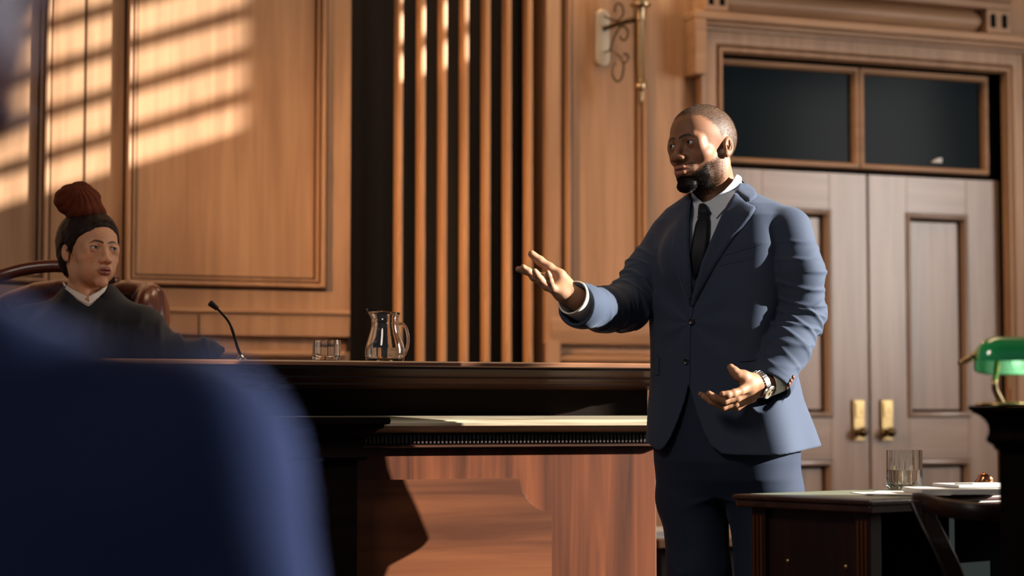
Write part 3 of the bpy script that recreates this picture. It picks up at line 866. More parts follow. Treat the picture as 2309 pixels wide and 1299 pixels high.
b = MB(); b.sweep_rect(lring, [(40 * k, 0), (40 * k, .07), (44 * k, .08), (62 * k, .09), (62 * k, zl0 - 100 * k)]); b.build('lectern_body', M['ebony'], lec)

DL = 3.88
lamp = empty('bankers_lamp', qw(2300, 918, DL) * [1, 1, 0] + UP * (zl0 + .001), "brass banker's lamp with glossy green glass shade on the lectern", 'lamp')
kL = DL / FPX
def shade(R, x0, x1, name, mat, th0=0, th1=212, cyp=815, ecc=1.0):
    c = q(2200, cyp, DL)
    V = []; F = []; nx, nt = 40, 36
    L_ = x1 - x0
    for i in range(nx + 1):
        t = 0.5 - 0.5 * math.cos(math.pi * i / nx)
        x = x0 + L_ * t
        d = min(x - x0, x1 - x)
        s = math.sqrt(max(0, 1 - max(0, 1 - d / (R * .95)) ** 2)) * .88 + .12
        for j in range(nt + 1):
            th = math.radians(th0 + (th1 - th0) * j / nt)
            V.append(rf(x, c[1] - R * s * math.cos(th) * .95, c[2] + R * (s * math.sin(th) if th < math.pi else math.sin(th) * (.4 + .6 * s))))
    for i in range(nx):
        for j in range(nt): F.append((i * (nt + 1) + j, i * (nt + 1) + j + 1, (i + 1) * (nt + 1) + j + 1, (i + 1) * (nt + 1) + j))
    return MB().add(V, F).build(name, mat, lamp, smooth=True)
xs_ = (2197 - CX) / FPX * DL
shade(56 * kL, xs_, xs_ + .27, 'lamp_shade', M['green'])
shade(53.5 * kL, xs_ + .003, xs_ + .267, 'shade_lining', M['greenin'], 1, 211)
def lp_(px, py, D=DL): return qw(px, py, D)
MB().tube([lp_(2162, 819), lp_(2166, 818), lp_(2180, 812), lp_(2196, 806)], [.003, .0045, .0062, .0050], 14).tube([lp_(2190, 806), lp_(2194, 802), lp_(2212, 801), lp_(2216, 806)], [.004, .0085, .0085, .004], 16).build('finial', M['brass'], lamp, smooth=True)
MB().tube(spline([lp_(2249, 815, DL + .03), lp_(2246, 845, DL + .02), lp_(2242, 862), lp_(2244, 880), lp_(2254, 900), lp_(2262, 917)], 6), .0058, 14).build('stem', M['brass'], lamp, smooth=True)
bp = lp_(2278, 918); bp[2] = zl0 + .0008
MB().lathe(bp + FV * .03, [(0, 0), (.06, 0), (.062, .003), (.05, .006), (.02, .007), (0, .008)], 32).build('lamp_base', M['brass'], lamp, smooth=True)
ch_ = MB()
for k_ in range(9):
    p = lp_(2276 + .2 * k_, 846 + 3.6 * k_, DL - .02)
    ch_.lathe(p, [(0, -.0017), (.0012, -.0012), (.0017, 0), (.0012, .0012), (0, .0017)], 8)
ch_.build('pull_chain', M['brass'], lamp, smooth=True)
bl = bpy.data.lights.new('lamp_bulb_light', 'POINT'); bl.energy = .16; bl.color = (1, .93, .8); bl.shadow_soft_size = .015
bo = bpy.data.objects.new('lamp_bulb_light', bl); col.objects.link(bo); bo.location = lp_(2340, 822)
cb = q(2300, 826, DL)
MB().lathe(rf(cb[0], cb[1] - .005, cb[2] - .008), [(0, 0), (.012, .003), (.02, .014), (.018, .024), (.009, .032), (.009, .04), (0, .04)], 20).build('bulb', M['glass'], lamp, smooth=True)

# ================================================================== SIGNED DISTANCE SCULPTING
f4 = np.float32
def arr(p): return np.asarray(p, f4)
def ell(p, c, r, R=None):
    d = p - arr(c)
    if R is not None: d = d @ arr(R).T
    r = arr(r)
    k0 = np.sqrt(((d / r) ** 2).sum(1)) + 1e-9
    k1 = np.sqrt(((d / (r * r)) ** 2).sum(1)) + 1e-9
    return k0 * (k0 - 1) / k1
def sph(p, c, r): return np.sqrt(((p - arr(c)) ** 2).sum(1)) - r
def cap(p, a, b, ra, rb):
    a, b = arr(a), arr(b); ba = b - a; pa = p - a
    h = np.clip((pa @ ba) / (ba @ ba), 0, 1)
    return np.sqrt(((pa - h[:, None] * ba) ** 2).sum(1)) - (ra + (rb - ra) * h)
def smin(a, b, k):
    h = np.clip(0.5 + 0.5 * (b - a) / k, 0, 1)
    return b + (a - b) * h - k * h * (1 - h)
def smax(a, b, k): return -smin(-a, -b, k)
def chain(p, pts, rad, k=.01):
    d = None
    for i in range(len(pts) - 1):
        c = cap(p, pts[i], pts[i + 1], rad[i], rad[i + 1])
        d = c if d is None else smin(d, c, k)
    return d
def rbox(p, c, h, r, R=None):
    d = p - arr(c)
    if R is not None: d = d @ arr(R).T
    e = np.abs(d) - (arr(h) - r)
    return np.sqrt((np.maximum(e, 0) ** 2).sum(1)) + np.minimum(e.max(1), 0) - r
def rotz(a): c, s = math.cos(a), math.sin(a); return np.array([[c, -s, 0], [s, c, 0], [0, 0, 1.0]])
def roty(a): c, s = math.cos(a), math.sin(a); return np.array([[c, 0, s], [0, 1, 0], [-s, 0, c]])
def rotx(a): c, s = math.cos(a), math.sin(a); return np.array([[1, 0, 0], [0, c, -s], [0, s, c]])
def loft(p, rows, yaw, n=2.3):
    """stack of superellipses: rows (u, centre r, centre f, half width a, half depth b), rising u"""
    R_ = np.array(rows, float)
    u = p[:, 2]
    I = lambda k: np.interp(u, R_[:, 0], R_[:, k]).astype(f4)
    dr, df = p[:, 0] - I(1), p[:, 1] - I(2)
    c, s = math.cos(yaw), math.sin(yaw)
    x = dr * c - df * s            # along the person's left
    y = -dr * s - df * c           # towards the person's front
    a, b = I(3), I(4)
    k = ((np.abs(x) / a) ** n + (np.abs(y) / b) ** n) ** (1 / n) + 1e-6
    L = np.sqrt(x * x + y * y) + 1e-6
    d = (k - 1) * L / k
    d = np.maximum(d, np.maximum(u - R_[-1, 0], R_[0, 0] - u))
    return d
def wob(p, s, seed=0):
    """smooth pseudo noise in -1..1"""
    o = 0
    for i, (a, b, c, ph) in enumerate(((1, .7, .3, 0), (-.6, 1.1, .5, 1.7), (.4, -.5, 1.2, 3.1), (1.3, .9, -.8, 4.4), (-.9, -1.2, 1.5, 5.9))):
        o = o + np.sin((p[:, 0] * a + p[:, 1] * b + p[:, 2] * c) * s + ph + seed * 1.37) / (1 + .25 * i)
    return o / 3.2
def polysd(x, y, poly):
    """signed distance to a polygon, negative inside"""
    P_ = np.asarray(poly, float); n = len(P_)
    d = np.full(x.shape, 1e18); ins = np.zeros(x.shape, bool)
    for i in range(n):
        a = P_[i]; b = P_[(i + 1) % n]
        e = b - a; wx_ = x - a[0]; wy_ = y - a[1]
        h = np.clip((wx_ * e[0] + wy_ * e[1]) / (e @ e), 0, 1)
        d = np.minimum(d, (wx_ - e[0] * h) ** 2 + (wy_ - e[1] * h) ** 2)
        c = ((a[1] <= y) & (b[1] > y)) | ((b[1] <= y) & (a[1] > y))
        with np.errstate(divide='ignore', invalid='ignore'):
            xi = a[0] + (y - a[1]) * (b[0] - a[0]) / (b[1] - a[1] if b[1] != a[1] else 1e-9)
        ins ^= c & (x < xi)
    d = np.sqrt(d)
    return np.where(ins, -d, d)
def nets(fn, lo, hi, h, B=8):
    """surface nets over a sparse set of blocks; returns vertices, quads"""
    lo, hi = np.asarray(lo, float), np.asarray(hi, float)
    nb = np.ceil((hi - lo) / (h * B)).astype(int)
    n = nb * B + 1
    G = [np.arange(k) for k in nb]
    bi = np.stack(np.meshgrid(*G, indexing='ij'), -1).reshape(-1, 3)
    ctr = (lo + (bi * B + B / 2) * h).astype(f4)
    dc = fn(ctr)
    rad = h * B * 0.9
    act = np.abs(dc) < rad * 1.35
    D = np.empty(n, f4)
    sgn = np.where(dc < 0, -1.0, 1.0).astype(f4).reshape(nb)
    big = np.repeat(np.repeat(np.repeat(sgn, B, 0), B, 1), B, 2)
    D[:-1, :-1, :-1] = big
    D[-1] = 1; D[:, -1] = 1; D[:, :, -1] = 1
    mask = np.zeros(n, bool)
    am = np.zeros(nb, bool); am.reshape(-1)[act] = True
    for dx in (0, 1):
        for dy in (0, 1):
            for dz in (0, 1):
                mm = np.repeat(np.repeat(np.repeat(am, B, 0), B, 1), B, 2)
                mask[dx:dx + nb[0] * B, dy:dy + nb[1] * B, dz:dz + nb[2] * B] |= mm
    idx = np.argwhere(mask)
    vals = np.empty(len(idx), f4)
    for i in range(0, len(idx), 400000):
        vals[i:i + 400000] = fn((lo + idx[i:i + 400000] * h).astype(f4))
    D[mask] = vals
    D[0] = np.maximum(D[0], 1e-4); D[:, 0] = np.maximum(D[:, 0], 1e-4); D[:, :, 0] = np.maximum(D[:, :, 0], 1e-4)
    D[-1] = np.maximum(D[-1], 1e-4); D[:, -1] = np.maximum(D[:, -1], 1e-4); D[:, :, -1] = np.maximum(D[:, :, -1], 1e-4)
    neg = D < 0
    c = neg[:-1, :-1, :-1].astype(np.int8)
    cnt = np.zeros_like(c)
    for dx in (0, 1):
        for dy in (0, 1):
            for dz in (0, 1):
                cnt += neg[dx:n[0] - 1 + dx, dy:n[1] - 1 + dy, dz:n[2] - 1 + dz]
    cell = (cnt > 0) & (cnt < 8)
    ci = np.argwhere(cell)
    vid = np.full(cell.shape, -1, np.int64); vid[cell] = np.arange(len(ci))
    acc = np.zeros((len(ci), 3)); num = np.zeros(len(ci))
    cor = [(a, b, c_) for a in (0, 1) for b in (0, 1) for c_ in (0, 1)]
    for i, A in enumerate(cor):
        for Bc in cor[i + 1:]:
            if sum(x != y for x, y in zip(A, Bc)) != 1: continue
            da = D[ci[:, 0] + A[0], ci[:, 1] + A[1], ci[:, 2] + A[2]]
            db = D[ci[:, 0] + Bc[0], ci[:, 1] + Bc[1], ci[:, 2] + Bc[2]]
            x = (da < 0) != (db < 0)
            t = np.where(x, da / np.where(x, da - db, 1), 0)
            pt = np.array(A)[None] + t[:, None] * (np.array(Bc) - np.array(A))[None]
            acc[x] += pt[x]; num[x] += 1
    V = lo + (ci + acc / num[:, None]) * h
    Q = []
    for ax in range(3):
        sl0 = [slice(None)] * 3; sl1 = [slice(None)] * 3
        sl0[ax] = slice(0, -1); sl1[ax] = slice(1, None)
        e = neg[tuple(sl0)] != neg[tuple(sl1)]
        b1, b2 = (ax + 1) % 3, (ax + 2) % 3
        ei = np.argwhere(e)
        ok = (ei[:, b1] > 0) & (ei[:, b2] > 0) & (ei[:, b1] < n[b1] - 1) & (ei[:, b2] < n[b2] - 1)
        ei = ei[ok]
        s = neg[ei[:, 0], ei[:, 1], ei[:, 2]]
        qd = []
        for o1, o2 in ((0, 0), (-1, 0), (-1, -1), (0, -1)):
            k = ei.copy(); k[:, b1] += o1; k[:, b2] += o2
            qd.append(vid[k[:, 0], k[:, 1], k[:, 2]])
        qd = np.stack(qd, 1)
        qd[~s] = qd[~s][:, ::-1]
        Q.append(qd)
    Q = np.concatenate(Q)
    Q = Q[(Q >= 0).all(1)]
    return V, Q
def mkn(name, V, Q, mat, parent=None, tone=None, conv=toworld, at=None):
    """smooth mesh object straight from arrays"""
    Vw = conv(V)
    off = origin(parent)
    base = np.array(at, float) if at is not None else off
    me = bpy.data.meshes.new(name)
    me.vertices.add(len(V)); me.vertices.foreach_set('co', (Vw - base).astype(f4).ravel())
    k = Q.shape[1]
    me.loops.add(Q.size); me.loops.foreach_set('vertex_index', Q.astype(np.int32).ravel())
    me.polygons.add(len(Q)); me.polygons.foreach_set('loop_start', np.arange(0, Q.size, k, dtype=np.int32))
    me.polygons.foreach_set('use_smooth', np.ones(len(Q), bool))
    me.update(calc_edges=True); me.validate()
    me.materials.append(mat)
    if tone is not None:
        a = me.color_attributes.new('tone', 'FLOAT_COLOR', 'POINT')
        a.data.foreach_set('color', np.concatenate([tone, np.ones((len(tone), 1))], 1).astype(f4).ravel())
    o = bpy.data.objects.new(name, me); col.objects.link(o)
    if parent is not None: o.parent = parent
    o.location = tuple(base - off) if parent is not None else tuple(base)
    return o
def join_nets(parts):
    V = []; Q = []; T = []; n = 0
    for v, q_, t in parts:
        V.append(v); Q.append(q_ + n); T.append(t); n += len(v)
    return np.concatenate(V), np.concatenate(Q), np.concatenate(T)
def strands(name, P, N_, prob, lay, length, width, mat, parent, count, seed=1):
    """short cropped hairs growing out of a surface: P, N_ in (r,f,u), one thin blade each"""
    g = np.random.default_rng(seed)
    pr = np.clip(prob, 0, None); pr = pr / pr.sum()
    i = g.choice(len(P), count, p=pr)
    p = P[i] + g.normal(0, .0006, (count, 3)); n = N_[i]
    d = n + lay[i] + g.normal(0, .25, (count, 3)); d /= np.linalg.norm(d, axis=1, keepdims=True)
    s = np.cross(d, g.normal(0, 1, (count, 3))); s /= np.linalg.norm(s, axis=1, keepdims=True)
    L_ = (length * g.uniform(.6, 1.2, count))[:, None]
    V = np.stack([p - n * .0006 - s * width, p - n * .0006 + s * width, p + d * L_], 1).reshape(-1, 3)
    return mkn(name, V, np.arange(count * 3).reshape(-1, 3), mat, parent)
CAM_RF = np.array([0.0, 0.0, CAMP[2]])
def march(fn, px, py, D0, D1, steps=70):
    """first hit of the camera rays through (px,py) with the surface; (r,f,u)"""
    P0 = np.stack([q(a, b, D0) for a, b in zip(px, py)]); P1 = np.stack([q(a, b, D1) for a, b in zip(px, py)])
    L = np.linalg.norm(P1 - P0, axis=1); d = (P1 - P0) / L[:, None]
    t = np.zeros(len(px)); 
    for _ in range(steps):
        s = fn((P0 + d * t[:, None]).astype(f4))
        t = np.minimum(t + np.clip(s, -.02, .05) * .8, L)
    return P0 + d * t[:, None], d, t < L - 1e-4
def grad(fn, P, e=.004):
    g = np.stack([fn((P + np.eye(3)[k] * e).astype(f4)) - fn((P - np.eye(3)[k] * e).astype(f4)) for k in range(3)], 1)
    return g / (np.linalg.norm(g, axis=1, keepdims=True) + 1e-9)
def drape(name, poly, fn, D0, D1, off, thick, mat, parent, step=4.0, smooth_pass=2, round_=0.0, lift=None):
    """a piece of cloth with the outline poly (seen from the camera) laid on the surface fn, with real thickness"""
    poly = [np.array(p, float) for p in poly]
    bd = []
    for i, a in enumerate(poly):
        b_ = poly[(i + 1) % len(poly)]
        m = max(1, int(np.linalg.norm(b_ - a) / step))
        bd += [a + (b_ - a) * k / m for k in range(m)]
    bd = np.array(bd)
    x0, y0 = bd.min(0); x1, y1 = bd.max(0)
    gx_, gy_ = np.meshgrid(np.arange(x0 + step / 2, x1, step), np.arange(y0 + step / 2, y1, step))
    gx_ = gx_.ravel(); gy_ = gy_.ravel()
    ins = polysd(gx_, gy_, bd) < -step * .55
    pts = np.concatenate([bd, np.stack([gx_[ins], gy_[ins]], 1)])
    nb_ = len(bd)
    res = delaunay_2d_cdt([Vector(p) for p in pts], [], [list(range(nb_))], 1, 1e-4)
    P2 = np.array([[v.x, v.y] for v in res[0]]); T = np.array([list(f) for f in res[2]])
    H, d, ok = march(fn, P2[:, 0], P2[:, 1], D0, D1)
    N_ = grad(fn, H)
    k = np.clip((-(N_ * d).sum(1)), .25, 1)
    e = -polysd(P2[:, 0], P2[:, 1], bd)
    rr_ = (1 - np.clip(1 - e / 6.0, 0, 1) ** 2) if round_ else 1.0
    o_ = off + (lift(P2) if lift is not None else 0)
    top = H + N_ * np.reshape(o_ + thick * (rr_ if round_ else 1), (-1, 1))
    bot = H + N_ * np.reshape(o_, (-1, 1))
    n = len(P2)
    ed = {}
    for t in T:
        for i in range(3):
            a, c = t[i], t[(i + 1) % 3]
            ed[(a, c)] = ed.get((a, c), 0) + 1
    side = [(a, c) for (a, c) in ed if (c, a) not in ed]
    F = [tuple(t) for t in T] + [tuple(n + x for x in t[::-1]) for t in T] + [(c, a, n + a, n + c) for a, c in side]
    V = np.concatenate([top, bot])
    o = MB().add(toworld(V), F).build(name, mat, parent)
    return shade_auto(o, 50)

# ================================================================== HEADS
def hframe(yaw, roll=0.0, pitch=0.0):
    """rows: the person's left, forward, up in (r,f,u); yaw > 0 turns the face to the image left"""
    L_ = np.array([math.cos(yaw), -math.sin(yaw), 0]); Fw = np.array([-math.sin(yaw), -math.cos(yaw), 0]); U_ = np.array([0, 0, 1.0])
    Fw2 = Fw * math.cos(pitch) + U_ * math.sin(pitch); U2 = U_ * math.cos(pitch) - Fw * math.sin(pitch)
    L2 = L_ * math.cos(roll) + U2 * math.sin(roll); U3 = U2 * math.cos(roll) - L_ * math.sin(roll)
    return np.stack([L2, Fw2, U3])
def head_sd(p, fem=False, mouth=0.0):
    x, y, z = p[:, 0], p[:, 1], p[:, 2]
    q_ = p.copy(); q_[:, 0] = np.abs(x)                       # mirrored
    d = ell(p, (0, -.010, .030), (.0765, .098, .086))
    d = smin(d, ell(p, (0, .036, .030), (.060, .057, .062)), .02)
    d = smin(d, ell(p, (0, .030, -.030), (.058, .060, .075)), .02)
    d = smin(d, ell(q_, (.044, .050, -.030), (.023, .026, .022)), .014)
    if fem: d = smin(d, ell(q_, (.036, .046, -.060), (.022, .030, .028)), .014)
    jw = .050 if fem else .056
    d = smin(d, ell(p, (0, .022, -.078 if fem else -.084), (jw, .060, .036)), .018)
    d = smin(d, ell(q_, (.046 if fem else .052, -.002, -.060), (.015, .026, .032)), .018)
    d = smin(d, ell(p, (0, .076 if fem else .073, -.104 if fem else -.110), (.021 if fem else .030, .018, .018)), .012)
    d = smin(d, ell(p, (0, .074, -.068), (.032, .024, .026)), .012)
    # brow
    br = .0065 if fem else .0090
    d = smin(d, cap(q_, (.008, .089, .012), (.040, .077, .015), br * 1.1, br), .012)
    # eye sockets
    d = smax(d, -ell(q_, (.0325, .099, -.001), (.0205, .0165, .0125)), .008)
    # nose
    n = cap(p, (0, .087, .004), (0, .1065, -.034), .0078, .0108 if not fem else .0090)
    n = smin(n, ell(p, (0, .1090, -.0375), (.0118, .0095, .0090) if not fem else (.0090, .0090, .0082)), .010)
    w = .0150 if not fem else .0120
    n = smin(n, ell(q_, (w, .0985, -.0400), (.0088, .0130, .0082)), .009)
    n = smax(n, -ell(q_, (.0072, .1085, -.0475), (.0042, .0065, .0045)), .002)
    d = smin(d, n, .011)
    # philtrum and mouth
    o = mouth
    lf = .80 if fem else 1.0
    U1 = cap(q_, (0, .1000, -.0640), (.0125, .0965, -.0640), .0062 * lf, .0058 * lf)
    U2 = cap(q_, (.0125, .0965, -.0640), (.0250, .0845, -.0690), .0058, .0022)
    L1 = cap(q_, (0, .0990, -.0760 - o), (.0120, .0955, -.0750 - o), .0074 * lf, .0064 * lf)
    L2 = cap(q_, (.0120, .0955, -.0750 - o), (.0240, .0850, -.0700), .0064, .0022)
    lips = smin(smin(U1, U2, .002), smin(L1, L2, .002), .0012)
    d = smin(d, lips, .005)
    d = smax(d, -ell(q_, (0, .1025, -.0700 - o * .5), (.0195, .0150, .0012 + o * .75)), .0012)
    # chin crease
    d = smax(d, -ell(p, (0, .1080, -.0890 - o), (.018, .010, .0045)), .006)
    # lids over the eyeballs
    d = smin(d, ell(q_, (.0500, .0660, -.002), (.0120, .0160, .0220)), .010)
    lid = sph(q_, (.0320, .0775, 0), .0138)
    slit = ell(q_, (.0320, .0950, -.0008), (.0148, .0160, .0048))
    lid = smax(lid, -slit, .0012)
    lid = np.maximum(lid, -(sph(q_, (.0320, .0775, 0), .0118)))
    d = smax(d, -sph(q_, (.0320, .0785, 0), .0125), .002)
    d = smin(d, lid, .006)
    # ears
    Re = rotz(math.radians(-14)) @ rotx(math.radians(-8))
    qe = q_.copy(); qe = (qe - arr((.077, -.012, -.012))) / f4(.80) + arr((.0785, -.012, -.012))
    e = ell(qe, (.0800, -.014, -.010), (.0085, .0195, .0330), Re)
    e = smin(e, ell(qe, (.0780, -.006, -.036), (.0075, .0100, .0110)), .005)
    e = smax(e, -ell(qe, (.0895, -.0130, -.006), (.0095, .0125, .0230), Re), .0025)
    e = smax(e, -ell(qe, (.0820, -.0080, -.014), (.0080, .0065, .0085)), .0025)
    e = smin(e, ell(qe, (.0810, .000, -.016), (.0045, .0045, .0080)), .003)
    e = smin(e, chain(qe, [(.0830, -.020, .010), (.0830, -.0225, -.006), (.0815, -.014, -.026), (.0800, -.004, -.027)], [.0026, .0030, .0032, .0034], .002), .003)
    d = smin(d, e * f4(.80), .005)
    return d
def neck_sd(p, r=.056, lean=.0, low=-.23):
    d = cap(p, (0, -.022, -.055), (0, -.048 + lean, low), r, r * 1.06)
    q_ = p.copy(); q_[:, 0] = np.abs(q_[:, 0])
    d = smin(d, cap(q_, (.052, -.025, -.045), (.014, .012 + lean, low + .02), .012, .011), .018)   # sternomastoid
    return d
def tone_head(p, base, lip, brow, fem):
    x, y, z = np.abs(p[:, 0]), p[:, 1], p[:, 2]
    c = np.tile(np.array(base, float), (len(p), 1))
    def mixin(c, col_, w): w = np.clip(w, 0, 1)[:, None]; return c * (1 - w) + np.array(col_) * w
    c = mixin(c, np.array(base) * [1.25, 1.05, 1.0], np.exp(-((x - .045) ** 2 + (z + .03) ** 2) / .0003) * (y > .03) * .5)
    # lips
    zl_ = -.0705; up = np.interp(x, [0, .004, .009, .016, .027], [.0105, .0125, .0120, .0085, 0]); lo = np.interp(x, [0, .010, .018, .026], [.0150, .0135, .0085, 0])
    inl = (x < .0265) & (y > .080) & (z < zl_ + up) & (z > zl_ - lo)
    c = mixin(c, lip, inl.astype(float))
    # brows
    zb = np.interp(x, [.008, .020, .034, .047], [.0145, .0185, .0200, .0130]); th = np.interp(x, [.008, .014, .034, .048], [.0028, .0042, .0034, .0006])
    if fem: th = th * .95; zb = zb + .001
    w = np.clip((th - np.abs(z - zb)) / .0012 + .5, 0, 1) * ((x > .007) & (x < .049) & (y > .045))
    c = mixin(c, brow, w * .92)
    # lash lines
    ex = (x - .032) / .0150; ly = .0052 * np.sqrt(np.clip(1 - ex ** 2, 0, 1))
    w = (np.abs(z - ly) < .0013) & (np.abs(ex) < 1) & (y > .078)
    c = mixin(c, (.012, .007, .005), w * (.95 if fem else .7))
    w = (np.abs(z + ly) < .0008) & (np.abs(ex) < 1) & (y > .078)
    c = mixin(c, (.03, .015, .01), w * .6)
    return c
def eyes(parent, c, Rh, s, gaze, name='eye'):
    """two eyeballs with iris, pupil and catch of wet cornea"""
    for sd in (-1, 1):
        ce = np.array([.0320 * sd, .0775, 0])
        g = np.array(gaze, float); g /= np.linalg.norm(g)
        R_ = .0120
        ax_ = np.cross(g, (0, 0, 1)); ax_ /= np.linalg.norm(ax_); ay_ = np.cross(ax_, g)
        V = []; F = []; fm = []
        angs = [0, .10, .20, .32, .44, .50, .56, .8, 1.1, 1.5, 2.0, 2.6, 3.14]
        n = 28
        for a in angs:
            bulge = .0006 * max(0, 1 - (a / .56) ** 2)
            for k in range(n):
                w = 2 * math.pi * k / n
                v = ce + (R_ + bulge) * (math.cos(a) * g + math.sin(a) * (math.cos(w) * ax_ + math.sin(w) * ay_))
                V.append(toworld(c + s * (v @ Rh)))
        for i in range(len(angs) - 1):
            for k in range(n):
                F.append((i * n + k, i * n + (k + 1) % n, (i + 1) * n + (k + 1) % n, (i + 1) * n + k))
                fm.append(2 if i < 2 else (1 if i < 5 else 0))
        o = mk(name, V, F, M['eye'], parent, True, mats=[M['iris'], M['blackm']], fm=fm)

def hcoords(P, c, Rh, s): return ((P - c) / s) @ Rh.T

# ================================================================== HANDS
def finger(p, pts, r0, r1, k=.0012):
    n = len(pts); rs = np.linspace(r0, r1, n)
    d = chain(p, pts, rs, k)
    for i in range(1, n - 1):            # knuckles a little thicker
        d = smin(d, sph(p, pts[i], rs[i] * 1.03), .006)
    return d

# ================================================================== THE STANDING MAN
MD = 5.34                               # distance of his middle
YT_ = math.radians(36)                  # chest turned to the image left
def m_(px, py, df=0.0): return q(px, py, MD + df)
mu = lambda py: m_(1650, py)[2]
def mrow(py, cx, a, b, df=0.0): v = m_(cx, py, df); return (v[2], v[0], MD + df, a * 1.03, b * .95)
rows = sorted([mrow(432, 1624, .070, .070, .015), mrow(448, 1624, .100, .080, .012), mrow(468, 1628, .145, .096, .008), mrow(495, 1630, .176, .110, .004),
               mrow(560, 1630, .190, .126), mrow(625, 1629, .192, .134), mrow(690, 1627, .188, .134), mrow(760, 1625, .182, .130), mrow(830, 1629, .186, .134),
               mrow(900, 1636, .200, .144), mrow(960, 1643, .214, .156), mrow(1040, 1650, .232, .170), mrow(1120, 1650, .236, .172)])
torso = lambda p, off=0.0: loft(p, rows, YT_, 3.3) - off
shR, shL = m_(1508, 540, .085), m_(1776, 522, -.100)
armL = [shL, m_(1799, 610, -.125), m_(1806, 705, -.110), m_(1776, 785, -.150), m_(1741, 857, -.185), m_(1718, 900, -.222)]
radL = [.066, .064, .059, .056, .052, .050]
armR = [shR, m_(1462, 618, .070), m_(1414, 690, .020), m_(1362, 698, -.085), m_(1312, 690, -.190), m_(1270, 682, -.270)]
radR = [.060, .061, .059, .055, .052, .050]
def armcoord(p, pts, side):
    """distance along the sleeve and angle round it"""
    best = None; S = np.zeros(len(p), f4); A = np.zeros(len(p), f4); acc = 0.0
    bd = np.full(len(p), 1e9, f4)
    for i in range(len(pts) - 1):
        a, b = arr(pts[i]), arr(pts[i + 1]); ba = b - a; L_ = float(np.linalg.norm(ba))
        h = np.clip(((p - a) @ ba) / (L_ * L_), 0, 1)
        w = p - (a + h[:, None] * ba)
        dd = (w ** 2).sum(1)
        t = ba / L_
        e1 = np.cross(t, [0, 0, 1.0]) if abs(t[2]) < .8 else np.cross(t, [0, 1.0, 0]); e1 = e1 / np.linalg.norm(e1)
        e1 = np.array([1.0, 0, 0]) - t * t[0]; e1 /= np.linalg.norm(e1)
        e2 = np.cross(t, e1)
        an = np.arctan2(w @ arr(e2), w @ arr(e1))
        m = dd < bd
        bd[m] = dd[m]; S[m] = (acc + h * L_)[m]; A[m] = an[m]
        acc += L_
    return S, A
def sleeve(p, pts, rad, seed, inner=0.0):
    d = chain(p, pts, rad, .03)
    if inner: return d + inner
    near = d < .03
    if near.any():
        S, A = armcoord(p[near], pts, seed)
        tot = .50
        def ridge(ph, s): return np.exp(-((np.mod(ph + math.pi / 2, math.pi) - math.pi / 2) / s) ** 2)
        wv = .5 * np.sin(S * 23 + seed) + .3 * np.sin(A * 2 + seed * 2)
        g1 = ridge(S * 70 + A * 1.0 + wv + seed, .40)
        g2 = ridge(S * 62 - A * 1.0 + wv * 1.6 + 1.1 + seed, .38)
        elbow = np.exp(-((S - .27) / .13) ** 2)
        up = np.exp(-((S - .11) / .09) ** 2)
        cuff = np.clip((.47 - S) / .06, 0, 1)
        amp = (.0042 * g1 * (elbow + .8 * up) + .0044 * g2 * elbow) * cuff * np.clip(S / .05, 0, 1)
        d = d.copy(); d[near] -= amp.astype(f4)
        d[near] -= (.0022 * wob(p[near], 34, seed) * np.clip(S / .1, 0, 1)).astype(f4)
    return d
Fr = np.array([-math.sin(YT_), -math.cos(YT_), 0]); Lf = np.array([math.cos(YT_), -math.sin(YT_), 0])
def plane(p, c, n): n = np.asarray(n, float); n = n / np.linalg.norm(n); return (p - arr(c)) @ arr(n)
cuffL_n = (m_(1741, 857, -.190) - m_(1776, 785, -.14)); cuffR_n = (armR[4] - armR[3])
cuffL_c = m_(1733, 866, -.20)
cuffR_c = m_(1295, 689, -.215)
def jacket_solid(p):
    d = torso(p)
    # shoulders
    d = smin(d, cap(p, m_(1606, 478, .03), shR + np.array([.006, 0, .012]), .050, .046), .035)
    d = smin(d, cap(p, m_(1668, 468, -.01), shL + np.array([-.006, 0, .014]), .052, .050), .035)
    d = smin(d, ell(p, m_(1600, 575, -.055), (.13, .075, .11)), .05)
    d -= (.0020 * wob(p, 17, 3) + .0012 * wob(p, 38, 5)).astype(f4)
    # drag folds at the waist from the button
    dd = p - arr(m_(1560, 726, -.13)); rr_ = np.sqrt((dd ** 2).sum(1)); th = np.arctan2(dd[:, 2], dd[:, 0])
    d -= (.0022 * np.cos(th * 7 + .5) * np.exp(-((rr_ - .10) / .06) ** 2)).astype(f4)
    # side vent drape near the hem on the image right
    low = np.clip((mu(900) - p[:, 2]) / .12, 0, 1)
    an = np.arctan2(p[:, 1] - MD, p[:, 0] - m_(1650, 960)[0])
    d -= (.0055 * np.cos(an * 7 + 1.2) * low).astype(f4)
    return d
V_PX = [(1562, 395), (1563, 446), (1556, 500), (1555, 560), (1559, 610), (1562, 668), (1570, 640), (1583, 592), (1603, 545), (1628, 490), (1650, 450), (1676, 400), (1676, 380)]
C_PX = [(1553, 868), (1544, 905), (1530, 945), (1513, 985), (1500, 1006), (1489, 1017), (1481, 1015), (1466, 1003), (1440, 985), (1380, 985), (1380, 1140), (1900, 1140), (1900, 1050), (1832, 1040), (1806, 1040), (1775, 1040), (1722, 1034), (1690, 1030), (1650, 1029), (1628, 1024), (1605, 1006), (1588, 975), (1573, 935), (1563, 900)]
def front_mask(p): return ((p - arr(m_(1650, 700))) @ arr(Fr))
